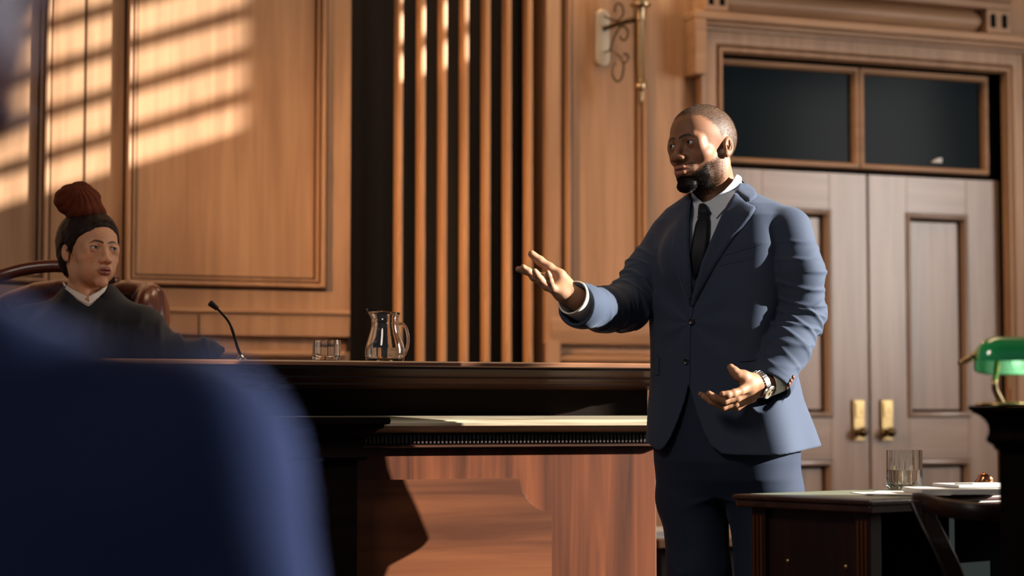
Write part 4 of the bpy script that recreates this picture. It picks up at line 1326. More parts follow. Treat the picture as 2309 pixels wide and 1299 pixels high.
def jacket_sd(p):
    t = jacket_solid(p)
    sL, sR = sleeve(p, armL, radL, 1.0), sleeve(p, armR, radR, 2.3)
    sL = smax(sL, plane(p, cuffL_c, cuffL_n), .003); sR = smax(sR, plane(p, cuffR_c, cuffR_n), .003)
    d = smin(smin(t, sL, .010), sR, .010)
    # hollow cuffs
    d = np.maximum(d, -np.maximum(chain(p, armL[3:], radL[3:], .02) + .006, -plane(p, cuffL_c - cuffL_n / np.linalg.norm(cuffL_n) * .07, cuffL_n)))
    d = np.maximum(d, -np.maximum(chain(p, armR[3:], radR[3:], .02) + .006, -plane(p, cuffR_c - cuffR_n / np.linalg.norm(cuffR_n) * .07, cuffR_n)))
    # armhole seams
    # hollow skirt below the waist
    d = np.maximum(d, -np.maximum(torso(p, -.017), p[:, 2] - mu(880)))
    # the V of the front and the cutaway of the skirt
    x, y = project(p.astype(float))
    v = polysd(x, y, V_PX) / FPX * MD
    d = smax(d, -np.maximum(np.maximum(v, -(t + .030)), -front_mask(p)).astype(f4), .002)
    c = polysd(x, y, C_PX) / FPX * MD
    fr = front_mask(p)
    hem = mu(1023) + .155 * np.clip(p[:, 0] - m_(1722, 0)[0], 0, 1) + .05 * np.clip(m_(1640, 0)[0] - p[:, 0], 0, 1)
    d = smax(d, -np.maximum(c, -(fr + .03)).astype(f4), .002)
    d = smax(d, (hem - p[:, 2]).astype(f4) - .0, .003)
    # neck opening
    d = smax(d, -cap(p, m_(1624, 470, .0), m_(1606, 380, -.01), .070, .076), .003)
    # edge of the left front overlapping the right below the button
    return d
# ---- body
HC = m_(1585, 332, -.015); HR = hframe(math.radians(48), math.radians(4.5), math.radians(0)); HS = 1.0
hcf = lambda p: hcoords(p, arr(HC), HR.astype(f4), HS)
def man_head(p):
    h = hcf(p)
    d = head_sd(h, mouth=.0022)
    return smin(d, neck_sd(h, .057, -.01), .02)
def W(px, py, df): return m_(px, py, df)
# right hand: palm up and open towards the judge
hr = dict(
    wrist=[W(1330, 700, -0.170), W(1299, 671, -0.205)],
    thumb=[W(1280, 645, -0.195), W(1262, 622, -0.202), W(1238, 604, -0.200), W(1217, 588, -0.200), W(1199, 573, -0.205)],
    index=[W(1262, 640, -0.195), W(1228, 626, -0.180), W(1202, 619, -0.178), W(1184, 611, -0.180), W(1169, 607, -0.184)],
    middle=[W(1262, 645, -0.205), W(1224, 638, -0.202), W(1204, 625, -0.205), W(1191, 612, -0.210), W(1180, 603, -0.216)],
    ring=[W(1264, 655, -0.215), W(1232, 646, -0.222), W(1218, 630, -0.230), W(1210, 619, -0.238), W(1206, 612, -0.244)],
    little=[W(1268, 664, -0.222), W(1247, 652, -0.240), W(1240, 634, -0.252), W(1237, 622, -0.260), W(1235, 615, -0.264)])
def hand_sd(p, h, s=1.0, wr=(.030, .026)):
    d = chain(p, h['wrist'], wr, .01)
    palm = None
    for k in ('index', 'middle', 'ring', 'little'):
        c = cap(p, h[k][0], h[k][1], .0165 * s, .0112 * s)
        palm = c if palm is None else smin(palm, c, .012)
        palm = smin(palm, cap(p, h['wrist'][1], h[k][0], .021 * s, .0175 * s), .014)
    d = smin(d, palm, .012)
    d = smin(d, cap(p, h['thumb'][0], h['thumb'][1], .0200 * s, .0175 * s), .012)
    f = finger(p, h['thumb'][1:], .0150 * s, .0098 * s)
    d = smin(d, f, .008)
    fs = [finger(p, h[k][1:], r0 * s, r1 * s) for k, r0, r1 in (('index', .0105, .0078), ('middle', .0108, .0080), ('ring', .0102, .0076), ('little', .0090, .0066))]
    fm_ = fs[0]
    for g in fs[1:]: fm_ = smin(fm_, g, .0012)
    return smin(d, fm_, .004)
hl = dict(
    wrist=[W(1748, 862, -.185), W(1708, 866, -.225)],
    thumb=[W(1693, 858, -.245), W(1676, 850, -.262), W(1664, 846, -.268), W(1656, 838, -.268), W(1648, 829, -.266)],
    index=[W(1690, 868, -.255), W(1671, 881, -.285), W(1654, 887, -.300), W(1641, 890, -.308), W(1629, 889, -.312)],
    middle=[W(1690, 876, -.240), W(1662, 897, -.258), W(1634, 903, -.268), W(1612, 897, -.270), W(1599, 888, -.268)],
    ring=[W(1690, 884, -.225), W(1658, 909, -.236), W(1630, 917, -.244), W(1605, 906, -.246), W(1587, 895, -.244)],
    little=[W(1692, 890, -.210), W(1662, 917, -.216), W(1636, 918, -.222), W(1610, 903, -.224), W(1580, 889, -.226)])
man_hand_R = lambda p: hand_sd(p, hr, 1.0, (.030, .0255))
man_hand_L = lambda p: hand_sd(p, hl, 1.0, (.027, .0275))
legR = [m_(1560, 1010, .06), m_(1564, 1120, .05), m_(1576, 1290, .02), m_(1590, 1400, .03), m_(1600, 1720, .06)]
legL = [m_(1712, 1010, -.03), m_(1722, 1120, -.02), m_(1740, 1300, -.05), m_(1722, 1420, -.05), m_(1730, 1720, .0)]
def man_body(p):
    d = loft(p, [(r[0], r[1], r[2], r[3] - .045, r[4] - .045) for r in rows[3:-1]], YT_)
    d = smin(d, chain(p, armL[:5], [.040, .038, .036, .032, .029], .02), .02)
    d = smin(d, chain(p, armR[:4] + [W(1330, 700, -.165)], [.040, .038, .036, .032, .029], .02), .02)
    d = smin(d, chain(p, legR, [.05, .055, .05, .045, .035], .03), .03)
    d = smin(d, chain(p, legL, [.05, .055, .05, .045, .035], .03), .03)
    return d
def bbox(pts, m): a = np.array(pts); return a.min(0) - m, a.max(0) + m
SKIN_M = (.26, .120, .064)
def tone_man(P):
    h = hcf(P)
    c = tone_head(h, SKIN_M, (.40, .155, .105), (.010, .006, .004), False)
    x, y, z = np.abs(h[:, 0]), h[:, 1], h[:, 2]
    n = wob(h, 300, 1) * .5 + wob(h, 700, 2) * .5
    # skin darkened by the stubble along the jaw and round the mouth
    ln = np.interp(y, [-.012, .0, .03, .05, .062, .075, .095, .12], [-.010, -.030, -.050, -.058, -.070, -.083, -.090, -.090])
    w = np.clip((ln - z) / .016 + .5 + .3 * n, 0, 1) * (y > -.012) * np.interp(y, [-.012, .0, .03, .05, .07], [.0, .12, .45, .9, 1])
    w = np.maximum(w, (z < -.086) * (z > -.136) * (y > .04) * 1.0)
    w = np.maximum(w, np.clip(1 - np.abs(z + .0550) / .0045, 0, 1) * (x < .031) * (y > .082) * .55)
    w = np.maximum(w, np.clip(1 - np.abs(x - .0315) / .006, 0, 1) * (z < -.054) * (z > -.095) * (y > .065) * .5)
    w *= 1 - ((x < .0265) & (z > -.087) & (z < -.058) & (y > .080))
    w = np.clip(w, 0, .93)[:, None]
    c = c * (1 - w) + np.array((.012, .008, .006)) * w
    hl_ = np.interp(y, [-.12, -.06, -.035, -.022, -.012, .004, .02, .045, .058, .09], [-.060, -.056, -.045, -.030, .024, .006, .036, .058, .070, .074])
    w = (np.clip((z - hl_) / .016 + .4 * n, 0, 1) * (x < .0775) * .80)[:, None]
    c = c * (1 - w) + np.array((.050, .032, .021)) * w
    # teeth
    t = (x < .014) & (y > .080) & (y < .0975) & (z > -.0735) & (z < -.0690)
    c[t] = (.55, .50, .45)
    return c
lo, hi = HC - [.125, .13, .20], HC + [.125, .14, .13]
v1, q1 = nets(man_head, lo, hi, .00125)
pa, pb = bbox(hr['wrist'] + hr['thumb'] + hr['index'] + hr['little'] + hr['middle'] + hr['ring'], .035)
v2, q2 = nets(man_hand_R, pa, pb, .0012)
pa, pb = bbox(hl['wrist'] + hl['thumb'] + hl['index'] + hl['little'] + hl['middle'] + hl['ring'], .035)
v3, q3 = nets(man_hand_L, pa, pb, .0012)
v4, q4 = nets(man_body, m_(1300, 1760, -.45) - .15, m_(1880, 400, .45) + .15, .009)
def tone_hand(P, warm=1.0):
    n = wob(P, 90, 3)
    c = np.array((.37, .195, .110)) * (1 + .06 * n[:, None])
    return c
V, Q, T = join_nets([(v1, q1, tone_man(v1)), (v2, q2, tone_hand(v2)), (v3, q3, tone_hand(v3) * [.95, .9, .88]), (v4, q4, np.tile(SKIN_M, (len(v4), 1)))])
man = mkn('person', V, Q, M['skin'], None, T, at=qw(1650, 1774, MD) * [1, 1, 0])
tagobj(man, 'standing man in navy suit gesturing with an open raised hand, short beard and cropped hair', 'person')
eyes(man, HC, HR, HS, (-.30, 1, .05))
# teeth already in the tone; hair shell
hh = hcf(v1); nn = grad(man_head, v1, .003)
hx, hy, hz = np.abs(hh[:, 0]), hh[:, 1], hh[:, 2]
def hair_line(y): return np.interp(y, [-.12, -.06, -.035, -.022, -.012, .004, .02, .045, .058, .09], [-.060, -.056, -.045, -.030, .024, .006, .036, .058, .070, .074])
sc_ = np.clip((hz - hair_line(hy)) / .010 + .5 * wob(hh, 150, 4), 0, 1) * (hx < .0785) * np.where((hx > .0755) & (hz < .020) & (hy > -.038) & (hy < .012), 0, 1)
lay_h = (np.array([0, .35, -.15]) @ HR)[None].repeat(len(v1), 0)
strands('hair', v1, nn, sc_, lay_h, .0022, .00020, M['buzz'], man, 42000, 2)
ln_ = np.interp(hy, [-.012, .0, .03, .05, .062, .075, .095, .12], [-.010, -.030, -.050, -.058, -.070, -.083, -.090, -.090])
bd = np.clip((ln_ - hz) / .014 + .5, 0, 1) * (hy > -.012) * (hz > -.134) * np.interp(hy, [-.012, .0, .03, .05, .07], [.10, .25, .55, 1, 1])
side = np.clip(1 - np.abs(hx - .0315) / .0055, 0, 1) * (hz < -.054) * (hz > -.095) * (hy > .065) * .5
mus = np.clip(1 - np.abs(hz + .0550) / .0042, 0, 1) * (hx < .031) * (hy > .082) * .25
low_ = (hz < -.086) * (hz > -.132) * (hy > .04) * 1.0
bd = np.maximum(np.maximum(bd, low_), np.maximum(side, mus))
bd = bd * (1 - ((hx < .0285) & (hz > -.087) & (hz < -.0580) & (hy > .074))) * (hx < .074)
lay_b = (np.array([0, .45, -.9]) @ HR)[None].repeat(len(v1), 0)
strands('beard', v1, nn, bd, lay_b, .0034, .00026, M['beard'], man, 30000, 3)

# ---- clothes
jl, jh = np.array([m_(1255, 0)[0], MD - .36, mu(1050)]), np.array([m_(1900, 0)[0], MD + .30, mu(390)])
v, q_ = nets(jacket_sd, jl, jh, .0030)
jacket = mkn('jacket', v, q_, M['suit'], man)
def shirt_sd(p):
    t = jacket_solid(p)
    d = t + .014 + .0012 * wob(p, 60, 4).astype(f4)
    # crease lines of the cotton beside the tie
    d = np.maximum(d, mu(700) - p[:, 2])
    st = cap(p, m_(1622, 470, .0), m_(1612, 395, -.008), .0665, .0640)
    w_ = p - arr(m_(1616, 430, 0)); top_ = mu(428) - .62 * (w_ @ arr(Fr)) + .26 * (w_ @ arr(Lf))
    stn = np.maximum(st, p[:, 2] - top_)
    d = smin(d, stn, .006)
    d = np.maximum(d, -cap(p, m_(1622, 470, .0), m_(1608, 380, -.01), .0610, .0610))
    return d
v, q_ = nets(shirt_sd, np.array([m_(1530, 0)[0], MD - .22, mu(700)]), np.array([m_(1720, 0)[0], MD + .12, mu(380)]), .0026)
shirt = mkn('shirt', v, q_, M['shirt'], man)
def shirt_front(p): 
    return jacket_solid(p) + .013
def front_all(p):
    st = cap(p, m_(1622, 470, .0), m_(1612, 395, -.008), .0665, .0640)
    return smin(jacket_solid(p) + .013, st, .012)
D0, D1 = MD - .32, MD + .25
NL = [(1658, 394), (1665, 398), (1671, 406), (1659, 436), (1646, 462), (1631, 478), (1616, 494), (1605, 482), (1592, 461), (1612, 445), (1632, 430), (1648, 412)]
drape('collar_leaf', NL, front_all, D0, D1, .003, .0028, M['shirt'], shirt, 3.5)
drape('collar_leaf', [(1563, 431), (1575, 446), (1590, 461), (1582, 474), (1573, 494), (1569, 482), (1565, 462)], front_all, D0, D1, .003, .0028, M['shirt'], shirt, 3.0)
tie = drape('tie', [(1579, 484), (1600, 486), (1602, 500), (1601, 530), (1597, 560), (1590, 590), (1579, 615), (1566, 632), (1561, 612), (1557, 585), (1558, 566), (1563, 535), (1569, 508), (1576, 493)], front_all, D0, D1, .005, .007, M['tie'], man, 3.0, round_=1)
drape('tie_knot', [(1589, 461), (1580, 467), (1577, 476), (1575, 488), (1580, 491), (1600, 491), (1604, 482), (1601, 471), (1594, 462)], front_all, D0, D1, .006, .014, M['tie'], tie, 2.5, round_=1)
# lapels and collar of the jacket
js = jacket_solid
def lapel_roll(P2):
    d = np.abs(polysd(P2[:, 0], P2[:, 1], V_PX))
    return .0055 * np.exp(-(d / 16.0) ** 2) * np.clip((690 - P2[:, 1]) / 60, 0, 1)
lapL = [(1659, 439), (1672, 449), (1689, 461), (1706, 469), (1694, 490), (1677, 512), (1660, 531), (1640, 558), (1620, 588), (1600, 622), (1580, 660), (1563, 694), (1558, 690), (1561, 668), (1570, 640), (1583, 592), (1603, 545), (1628, 490), (1644, 462)]
drape('lapel', lapL, js, D0, D1, .0030, .0050, M['suit'], jacket, 3.5, round_=1, lift=lapel_roll)
colL = [(1668, 405), (1674, 409), (1687, 421), (1700, 431), (1707, 445), (1702, 452), (1689, 460), (1673, 449), (1659, 438), (1646, 459), (1655, 442), (1664, 422)]
drape('collar', colL, js, D0, D1, .0060, .0050, M['suit'], jacket, 3.0, round_=1)
lapR = [(1562, 446), (1548, 458), (1536, 478), (1520, 520), (1514, 560), (1522, 600), (1536, 640), (1556, 690), (1561, 668), (1559, 610), (1555, 560), (1556, 500)]
drape('lapel', lapR, js, D0, D1, .0020, .0045, M['suit'], jacket, 3.5, round_=1, lift=lapel_roll)
drape('front_edge', [(1560, 690), (1564, 696), (1558, 730), (1556, 790), (1556, 868), (1551, 868), (1551, 790), (1553, 730)], js, D0, D1, .0005, .0022, M['suit'], jacket, 3.5)
# pocket details
drape('breast_pocket', [(1621, 576), (1716, 548), (1717, 552), (1622, 580)], js, D0, D1, .0, .0015, M['suit'], jacket, 4)
drape('breast_pocket', [(1622, 598), (1700, 580), (1701, 582), (1623, 600)], js, D0, D1, .0, .0012, M['suit'], jacket, 4)
drape('pocket_flap', [(1664, 812), (1716, 808), (1716, 812), (1668, 816)], js, D0, D1, .0005, .0030, M['suit'], jacket, 3)
drape('pocket_flap', [(1481, 799), (1488, 806), (1486, 846), (1478, 846), (1475, 818)], js, D0, D1, .0005, .0030, M['suit'], jacket, 3)
# buttons
def button(px, py, r, fn, mat, par, off=.003, sx=1.0):
    H, d, ok = march(fn, np.array([px]), np.array([py]), D0, D1)
    n = grad(fn, H)[0]; c = toworld(H[0] + n * off)
    nw = n[0] * RV + n[1] * FV + n[2] * UP
    MB().lathe(c, [(0, 0), (r, 0), (r * 1.0, .0022), (r * .86, .0034), (r * .74, .0024), (0, .0022)], 24, axis=nw).build('button', mat, par, smooth=True)
button(1560, 725, .0090, js, M['button'], jacket)
button(1548, 815, .0085, js, M['button'], jacket, .001)
# trousers
def trousers_sd(p):
    d = loft(p, [(mu(1120), m_(1638, 1120)[0], MD, .120, .085), (mu(1080), m_(1636, 1080)[0], MD, .165, .115), (mu(1040), m_(1636, 1040)[0], MD, .178, .130), (mu(960), m_(1640, 960)[0], MD, .182, .130), (mu(880), m_(1632, 880)[0], MD, .172, .120), (mu(790), m_(1628, 790)[0], MD, .165, .11)], YT_, 2.3)
    a = chain(p, legR, [.100, .094, .081, .075, .066], .03)
    b_ = chain(p, legL, [.104, .102, .090, .075, .066], .03)
    l = smin(a, b_, .012)
    d = smin(d, l, .045)
    lo_ = np.clip((mu(1050) - p[:, 2]) / .2, 0, 1)
    d = d - (.004 * wob(p, 20, 2) + .0022 * wob(p, 44, 6)).astype(f4) * (.5 + .5 * lo_)
    # pressed crease down the front of each leg
    for L_ in (legR, legL):
        for i in range(1, len(L_) - 1):
            a_, c_ = L_[i] + Fr * .088, L_[i + 1] + Fr * .074
            d = smin(d, cap(p, a_, c_, .008, .008), .016)
    d = np.maximum(d, mu(1745) - p[:, 2])
    return d
v, q_ = nets(trousers_sd, np.array([m_(1440, 0)[0], MD - .24, mu(1760)]), np.array([m_(1840, 0)[0], MD + .26, mu(790)]), .0042)
mkn('trousers', v, q_, M['trouser'], man)
# shirt cuffs
def cuffR_sd(p):
    a, c = m_(1340, 700, -.145), m_(1300, 676, -.205)
    c = c + (c - a) * .35
    o = cap(p, a, c, .0460, .0450)
    n = c - a
    o = np.maximum(np.maximum(o, plane(p, m_(1290, 674, -.219), n)), -plane(p, a, n))
    return np.maximum(o, -(cap(p, a, c, .0435, .0425))) - .0008
v, q_ = nets(cuffR_sd, m_(1322, 690, -.17) - .09, m_(1322, 690, -.17) + .09, .0016)
cf = mkn('shirt_cuff', v, q_, M['white'], man)
def cuffL_sd(p):
    a, c = m_(1758, 850, -.175), m_(1716, 868, -.222)
    o = cap(p, a, c, .0380, .0360)
    n = c - a
    o = np.maximum(np.maximum(o, plane(p, m_(1727, 863, -.209), n)), -plane(p, a, n))
    return np.maximum(o, -(cap(p, a, c, .0355, .0335))) - .0008
v, q_ = nets(cuffL_sd, m_(1738, 860, -.2) - .09, m_(1738, 860, -.2) + .09, .0016)
mkn('shirt_cuff', v, q_, M['white'], man)
# cuff buttons on the left sleeve
for px, py in ((1792, 851), (1787, 859), (1783, 866), (1778, 873)):
    H, d, ok = march(jacket_sd, np.array([px - 3.0]), np.array([py]), D0, D1)
    MB().lathe(toworld(H[0]), [(0, .003), (.004, .003), (.0062, .0012), (.0062, -.001), (0, -.002)], 16, axis=RV * .8 - FV * .4 + UP * -.1).build('cuff_button', M['button2'], jacket, smooth=True)
# wrist watch
wa, wc = m_(1727, 858, -.205), m_(1704, 870, -.232)
wn = toworld(wc) - toworld(wa); wn /= np.linalg.norm(wn)
wctr = toworld((m_(1717, 862, -.214) + m_(1702, 870, -.228)) / 2)
watch = empty('wrist_watch', wctr, 'steel bracelet wrist watch on the lowered hand of the standing man', 'watch')
e1 = UP - wn * np.dot(UP, wn); e1 /= np.linalg.norm(e1); e2 = np.cross(wn, e1)
links = MB()
Rw = .0335
for k in range(30):
    a = 2 * math.pi * k / 30
    rad_ = math.cos(a) * e1 + math.sin(a) * e2; tan_ = -math.sin(a) * e1 + math.cos(a) * e2
    for s_, hw_ in ((-.0062, .0024), (0, .0032), (.0062, .0024)):
        links.obox(wctr + rad_ * Rw + wn * s_, wn, tan_, rad_, hw_, .0031, .0016 if s_ else .0020)
links.build('bracelet', M['steel'], watch, bevel=.0006)
tocam = CAMP - wctr; tocam /= np.linalg.norm(tocam)
dirw = (-UP * .62 + tocam * .62 + RV * .45); dirw = dirw - wn * np.dot(dirw, wn); dirw /= np.linalg.norm(dirw)
cw = wctr + dirw * (Rw + .001)
MB().lathe(cw, [(0, -.004), (.017, -.004), (.0205, -.001), (.0205, .004), (.0185, .0065), (.0165, .0065), (.0165, .005), (0, .005)], 36, axis=dirw).build('watch_case', M['steel'], watch, smooth=False, bevel=.0005)
MB().lathe(cw, [(0, .0056), (.0164, .0056), (.0164, .0050), (0, .0050)], 36, axis=dirw).build('dial', M['dial'], watch)
t2 = np.cross(dirw, wn)
MB().obox(cw + dirw * .0062 + t2 * .003, wn, t2, dirw, .0008, .006, .0003).obox(cw + dirw * .0062 + wn * .004, wn, t2, dirw, .0045, .0007, .0003).obox(cw + dirw * .006 - wn * .008 - t2 * .006, wn, t2, dirw, .003, .003, .0003).build('hand', M['gap'], watch)
MB().lathe(cw - t2 * .0205 * 0 + wn * -.0215, [(0, 0), (.0028, 0), (.0028, .004), (0, .004)], 14, axis=-wn).build('crown', M['steel'], watch)
# shoes
for L_, s_ in ((legR, 0), (legL, 1)):
    base = L_[-1] * np.array([1, 1, 0])
    def shoe(p, b_=base):
        d = smin(ell(p, b_ + np.array([0, 0, .035]) + Fr * -.03, (.042, .05, .045)), cap(p, b_ + Fr * .02 + np.array([0, 0, .036]), b_ + Fr * .17 + np.array([0, 0, .026]), .042, .030), .03)
        return np.maximum(d, .002 - p[:, 2])
    v, q_ = nets(shoe, base - [.3, .3, .01], base + [.3, .3, .12], .006)
    mkn('shoe', v, q_, M['shoe'], man)

# ================================================================== THE JUDGE
JD = 5.83
def j_(px, py, df=0.0): return q(px, py, JD + df)
ju = lambda py: j_(190, py)[2]
JC = j_(204, 565, 0); JR = hframe(math.radians(-40), math.radians(-1.5), math.radians(1)); JS = .95
jcf = lambda p: hcoords(p, arr(JC), JR.astype(f4), JS)
def judge_head(p):
    h = jcf(p)
    return smin(head_sd(h, True), neck_sd(h, .050, 0, -.17), .02)
def judge_body(p):
    d = ell(p, j_(200, 860, .10), (.15, .10, .22))
    d = smin(d, chain(p, [j_(200, 760, .06), j_(195, 960, .12)], [.06, .12], .03), .05)
    return d
SKIN_J = (.60, .31, .175)
v1, q1 = nets(judge_head, JC - [.12, .12, .20], JC + [.12, .12, .12], .0015)
v2, q2 = nets(judge_body, j_(190, 800, .1) - [.3, .3, .4], j_(190, 800, .1) + [.3, .3, .3], .012)
def tone_judge(P): return tone_head(jcf(P), SKIN_J, (.32,.12,.085), (.025, .012, .008), True)
V, Q, T = join_nets([(v1, q1, tone_judge(v1)), (v2, q2, np.tile(SKIN_J, (len(v2), 1)))])
judge = mkn('person', V, Q, M['skin'], None, T, at=toworld(j_(190, 700, .1)) * [1, 1, 0] + UP * .6)
tagobj(judge, 'seated woman in black robe with white collar and hair wound into a high bun', 'person')
eyes(judge, JC, JR, JS, (.30, 1, .10))
def jhair(p):
    h = jcf(p); x, y, z = np.abs(h[:, 0]), h[:, 1], h[:, 2]
    d = ell(h, (0, -.022, .034), (.090, .119, .098))
    d = smin(d, ell(h, (0, -.062, -.026), (.068, .056, .070)), .03)
    st = np.arctan2(h[:, 0], h[:, 2] - .02) * 34 + y * 40
    d = d - (.0007 * np.abs(np.sin(st))).astype(f4) - .0012 * wob(h, 160, 3).astype(f4)
    hl_ = np.interp(y, [-.12, -.04, -.022, -.010, .004, .02, .045, .070, .09], [-.2, -.085, -.040, .004, -.014, .004, .034, .054, .056])
    hl_ = hl_ + .014 * np.clip(1 - (x / .042) ** 2, 0, 1) * (y > .03) + .0035 * wob(h, 75, 8) - .006 * np.clip((x - .02) / .03, 0, 1) * (y > .03)
    cut = (hl_ - z) * .75
    d = smax(d, cut.astype(f4), .006)
    he = h.copy(); he[:, 0] = x
    d = smax(d, -ell(he, (.088, -.012, -.012), (.026, .021, .030)), .004)
    return np.maximum(d, -(ell(h, (0, -.010, .030), (.070, .090, .080))))
v, q_ = nets(jhair, JC - [.12, .13, .16], JC + [.12, .13, .16], .0018)
hair = mkn('hair', v, q_, M['hair'], judge)
hj = jcf(v1); nj = grad(judge_head, v1, .003)
ax_, ay_, az_ = np.abs(hj[:, 0]), hj[:, 1], hj[:, 2]
hl2 = np.interp(ay_, [-.12, -.04, -.022, -.010, .004, .02, .045, .070, .09], [-.2, -.085, -.040, .004, -.014, .004, .034, .054, .056])
hl2 = hl2 + .014 * np.clip(1 - (ax_ / .042) ** 2, 0, 1) * (ay_ > .03)
pj = np.clip(1 - np.abs(az_ - hl2 - .002) / .010, 0, 1) * (ay_ > .0) * (ax_ < .08)
strands('hairline', v1, nj, pj, (np.array([0, -1.2, 2.2]) @ JR)[None].repeat(len(v1), 0), .016, .00035, M['hair'], hair, 5000, 5)
BC = j_(175, 452, .01)
def jbun(p):
    d = ell(p, BC, (.067, .068, .050))
    d = smin(d, ell(p, j_(196, 480, 0), (.056, .060, .032)), .02)
    d = smin(d, ell(p, j_(183, 420, 0), (.018, .018, .012)), .012)
    w = p - arr(BC)
    a = np.arctan2(w[:, 2] - .050, w[:, 0] - .008)
    rr_ = np.sqrt(w[:, 0] ** 2 + w[:, 2] ** 2)
    d = d - (.0026 * np.abs(np.sin(a * 11 + rr_ * 60 + w[:, 1] * 25))).astype(f4)
    return d
v, q_ = nets(jbun, BC - [.11, .1, .09], BC + [.12, .1, .08], .0018)
mkn('bun', v, q_, M['bun'], judge)
# robe
def robe_sd(p):
    rws = sorted([(ju(1010), j_(190, 0, .10)[0], JD + .12, .30, .17), (ju(900), j_(195, 0, .10)[0], JD + .11, .28, .16), (ju(800), j_(200, 0)[0], JD + .10, .255, .145), (ju(740), j_(202, 0)[0], JD + .09, .205, .13), (ju(705), j_(202, 0)[0], JD + .08, .150, .105), (ju(670), j_(202, 0)[0], JD + .06, .100, .080), (ju(640), j_(200, 0)[0], JD + .05, .074, .07)])
    d = loft(p, rws, math.radians(-28), 2.2)
    # shoulders, then arms resting forward on the bench
    d = smin(d, chain(p, [j_(235, 700, .05), j_(318, 738, .05), j_(392, 812, .0), j_(470, 794, -.08)], [.050, .062, .062, .040], .03), .05)
    d = smin(d, chain(p, [j_(150, 700, .08), j_(66, 738, .12), j_(30, 812, .04), j_(110, 796, -.08)], [.050, .062, .062, .040], .03), .05)
    # gathers falling from the yoke
    x = p[:, 0] + .25 * (p[:, 1] - JD) + .012 * np.sin(p[:, 2] * 22)
    k = np.mod(x, .062) / .062 - .5
    fall = np.clip((ju(700) - p[:, 2]) / .06, 0, 1)
    d = d - (.0100 * np.exp(-(k / .17) ** 2) * fall + .004 * wob(p, 24, 2) - .003).astype(f4)
    # neck opening
    vn = polysd(*project(p.astype(float)), [(118, 590), (127, 632), (150, 652), (176, 674), (201, 690), (224, 670), (244, 644), (252, 590)]) / FPX * JD
    d = smax(d, -np.maximum(vn, p[:, 1] - JD - .05).astype(f4), .004)
    d = np.maximum(d, -cap(p, j_(200, 700, .05), j_(190, 600, .02), .056, .060))
    return d
v, q_ = nets(robe_sd, np.array([j_(-130, 0)[0], JD - .26, ju(1000)]), np.array([j_(560, 0)[0], JD + .34, ju(620)]), .0050)
mkn('robe', v, q_, M['robe'], judge)
def jst(p):
    st = cap(p, j_(200, 705, .045), j_(193, 625, .015), .060, .056)
    bk = -((p - arr(j_(200, 668, .03))) @ arr([math.sin(.49), -math.cos(.49), 0]))
    st = np.maximum(st, p[:, 2] - (ju(668) + .40 * (bk + .055)))
    body = ell(p, j_(200, 745, .055), (.10, .088, .125))
    return np.maximum(smin(st, body, .01), -cap(p, j_(200, 705, .045), j_(193, 600, .01), .0535, .0525))
v, q_ = nets(jst, j_(200, 700, .03) - [.12, .12, .10], j_(200, 700, .03) + [.12, .12, .12], .0025)
jsh = mkn('shirt', v, q_, M['white'], judge)
fa = lambda p: smin(cap(p, j_(200, 705, .045), j_(193, 625, .015), .060, .056), ell(p, j_(200, 745, .05), (.10, .085, .12)), .01)
drape('collar_leaf', [(142, 638), (150, 642), (165, 652), (190, 665), (196, 668), (198, 686), (182, 676), (160, 658), (145, 646)], fa, JD - .25, JD + .2, .003, .003, M['white'], jsh, 3.0)
drape('collar_leaf', [(200, 668), (215, 660), (232, 648), (240, 640), (243, 646), (226, 664), (206, 682), (201, 686)], fa, JD - .25, JD + .2, .003, .003, M['white'], jsh, 3.0)
for py in (671, 683):
    H, d, ok = march(fa, np.array([199.]), np.array([float(py)]), JD - .25, JD + .2)
    MB().lathe(toworld(H[0]), [(0, .004), (.003, .004), (.0045, .002), (.0045, -.001), (0, -.001)], 14, axis=-FV).build('collar_button', M['white'], jsh, smooth=True)

# high backed leather chair behind her
def chair_sd(p):
    c = j_(150, 770, .44)
    R_ = rotz(math.radians(24))
    w = (p - arr(c)) @ arr(R_).T.copy()
    x, y, z = w[:, 0], w[:, 1], w[:, 2]
    top = np.interp(x, [-.34, -.2, -.1, 0.0, .10, .2, .34], [.10, .165, .192, .200, .188, .165, .12])
    prof = np.sqrt(np.maximum(np.abs(x) - .25, 0) ** 2 + np.maximum(z - top + .05, 0) ** 2)
    d = np.maximum(np.sqrt(np.maximum(np.abs(y) - .028, 0) ** 2 + prof ** 2) - .045, -.62 - z)
    return d
cc = toworld(j_(150, 760, .30))
jchair = empty('leather_chair', cc * [1, 1, 0], 'oxblood leather wing chair behind the seated woman in the robe', 'chair')
v, q_ = nets(chair_sd, j_(150, 770, .44) - [.45, .4, .66], j_(150, 770, .44) + [.45, .4, .32], .006)
mkn('backrest', v, q_, M['leather'], jchair)
def wing(p, s):
    if s > 0:
        d = ell(p, j_(340, 716, .24), (.052, .16, .105))
        d = smin(d, ell(p, j_(290, 668, .27), (.085, .09, .050)), .03)
        d = smin(d, cap(p, j_(352, 664, .20), j_(362, 760, .16), .024, .024), .01)
    else:
        d = ell(p, j_(-70, 700, .22), (.05, .15, .12))
    return d
for s in (1, -1):
    c = j_(330, 705, .24) if s > 0 else j_(-70, 700, .22)
    v, q_ = nets(lambda p: wing(p, s), c - [.2, .25, .22], c + [.2, .25, .22], .005)
    mkn('wing', v, q_, M['leather'], jchair)
tp = spline([j_(x, y, d_) for x, y, d_ in ((-60, 640, .20), (0, 622, .235), (50, 608, .25), (100, 601, .26), (145, 601, .27), (200, 612, .28), (240, 628, .27), (262, 637, .26))], 6)
MB().tube([toworld(t) for t in tp], .020, 16).build('top_roll', M['leather'], jchair, smooth=True)
bs = toworld(j_(170, 928, .18))
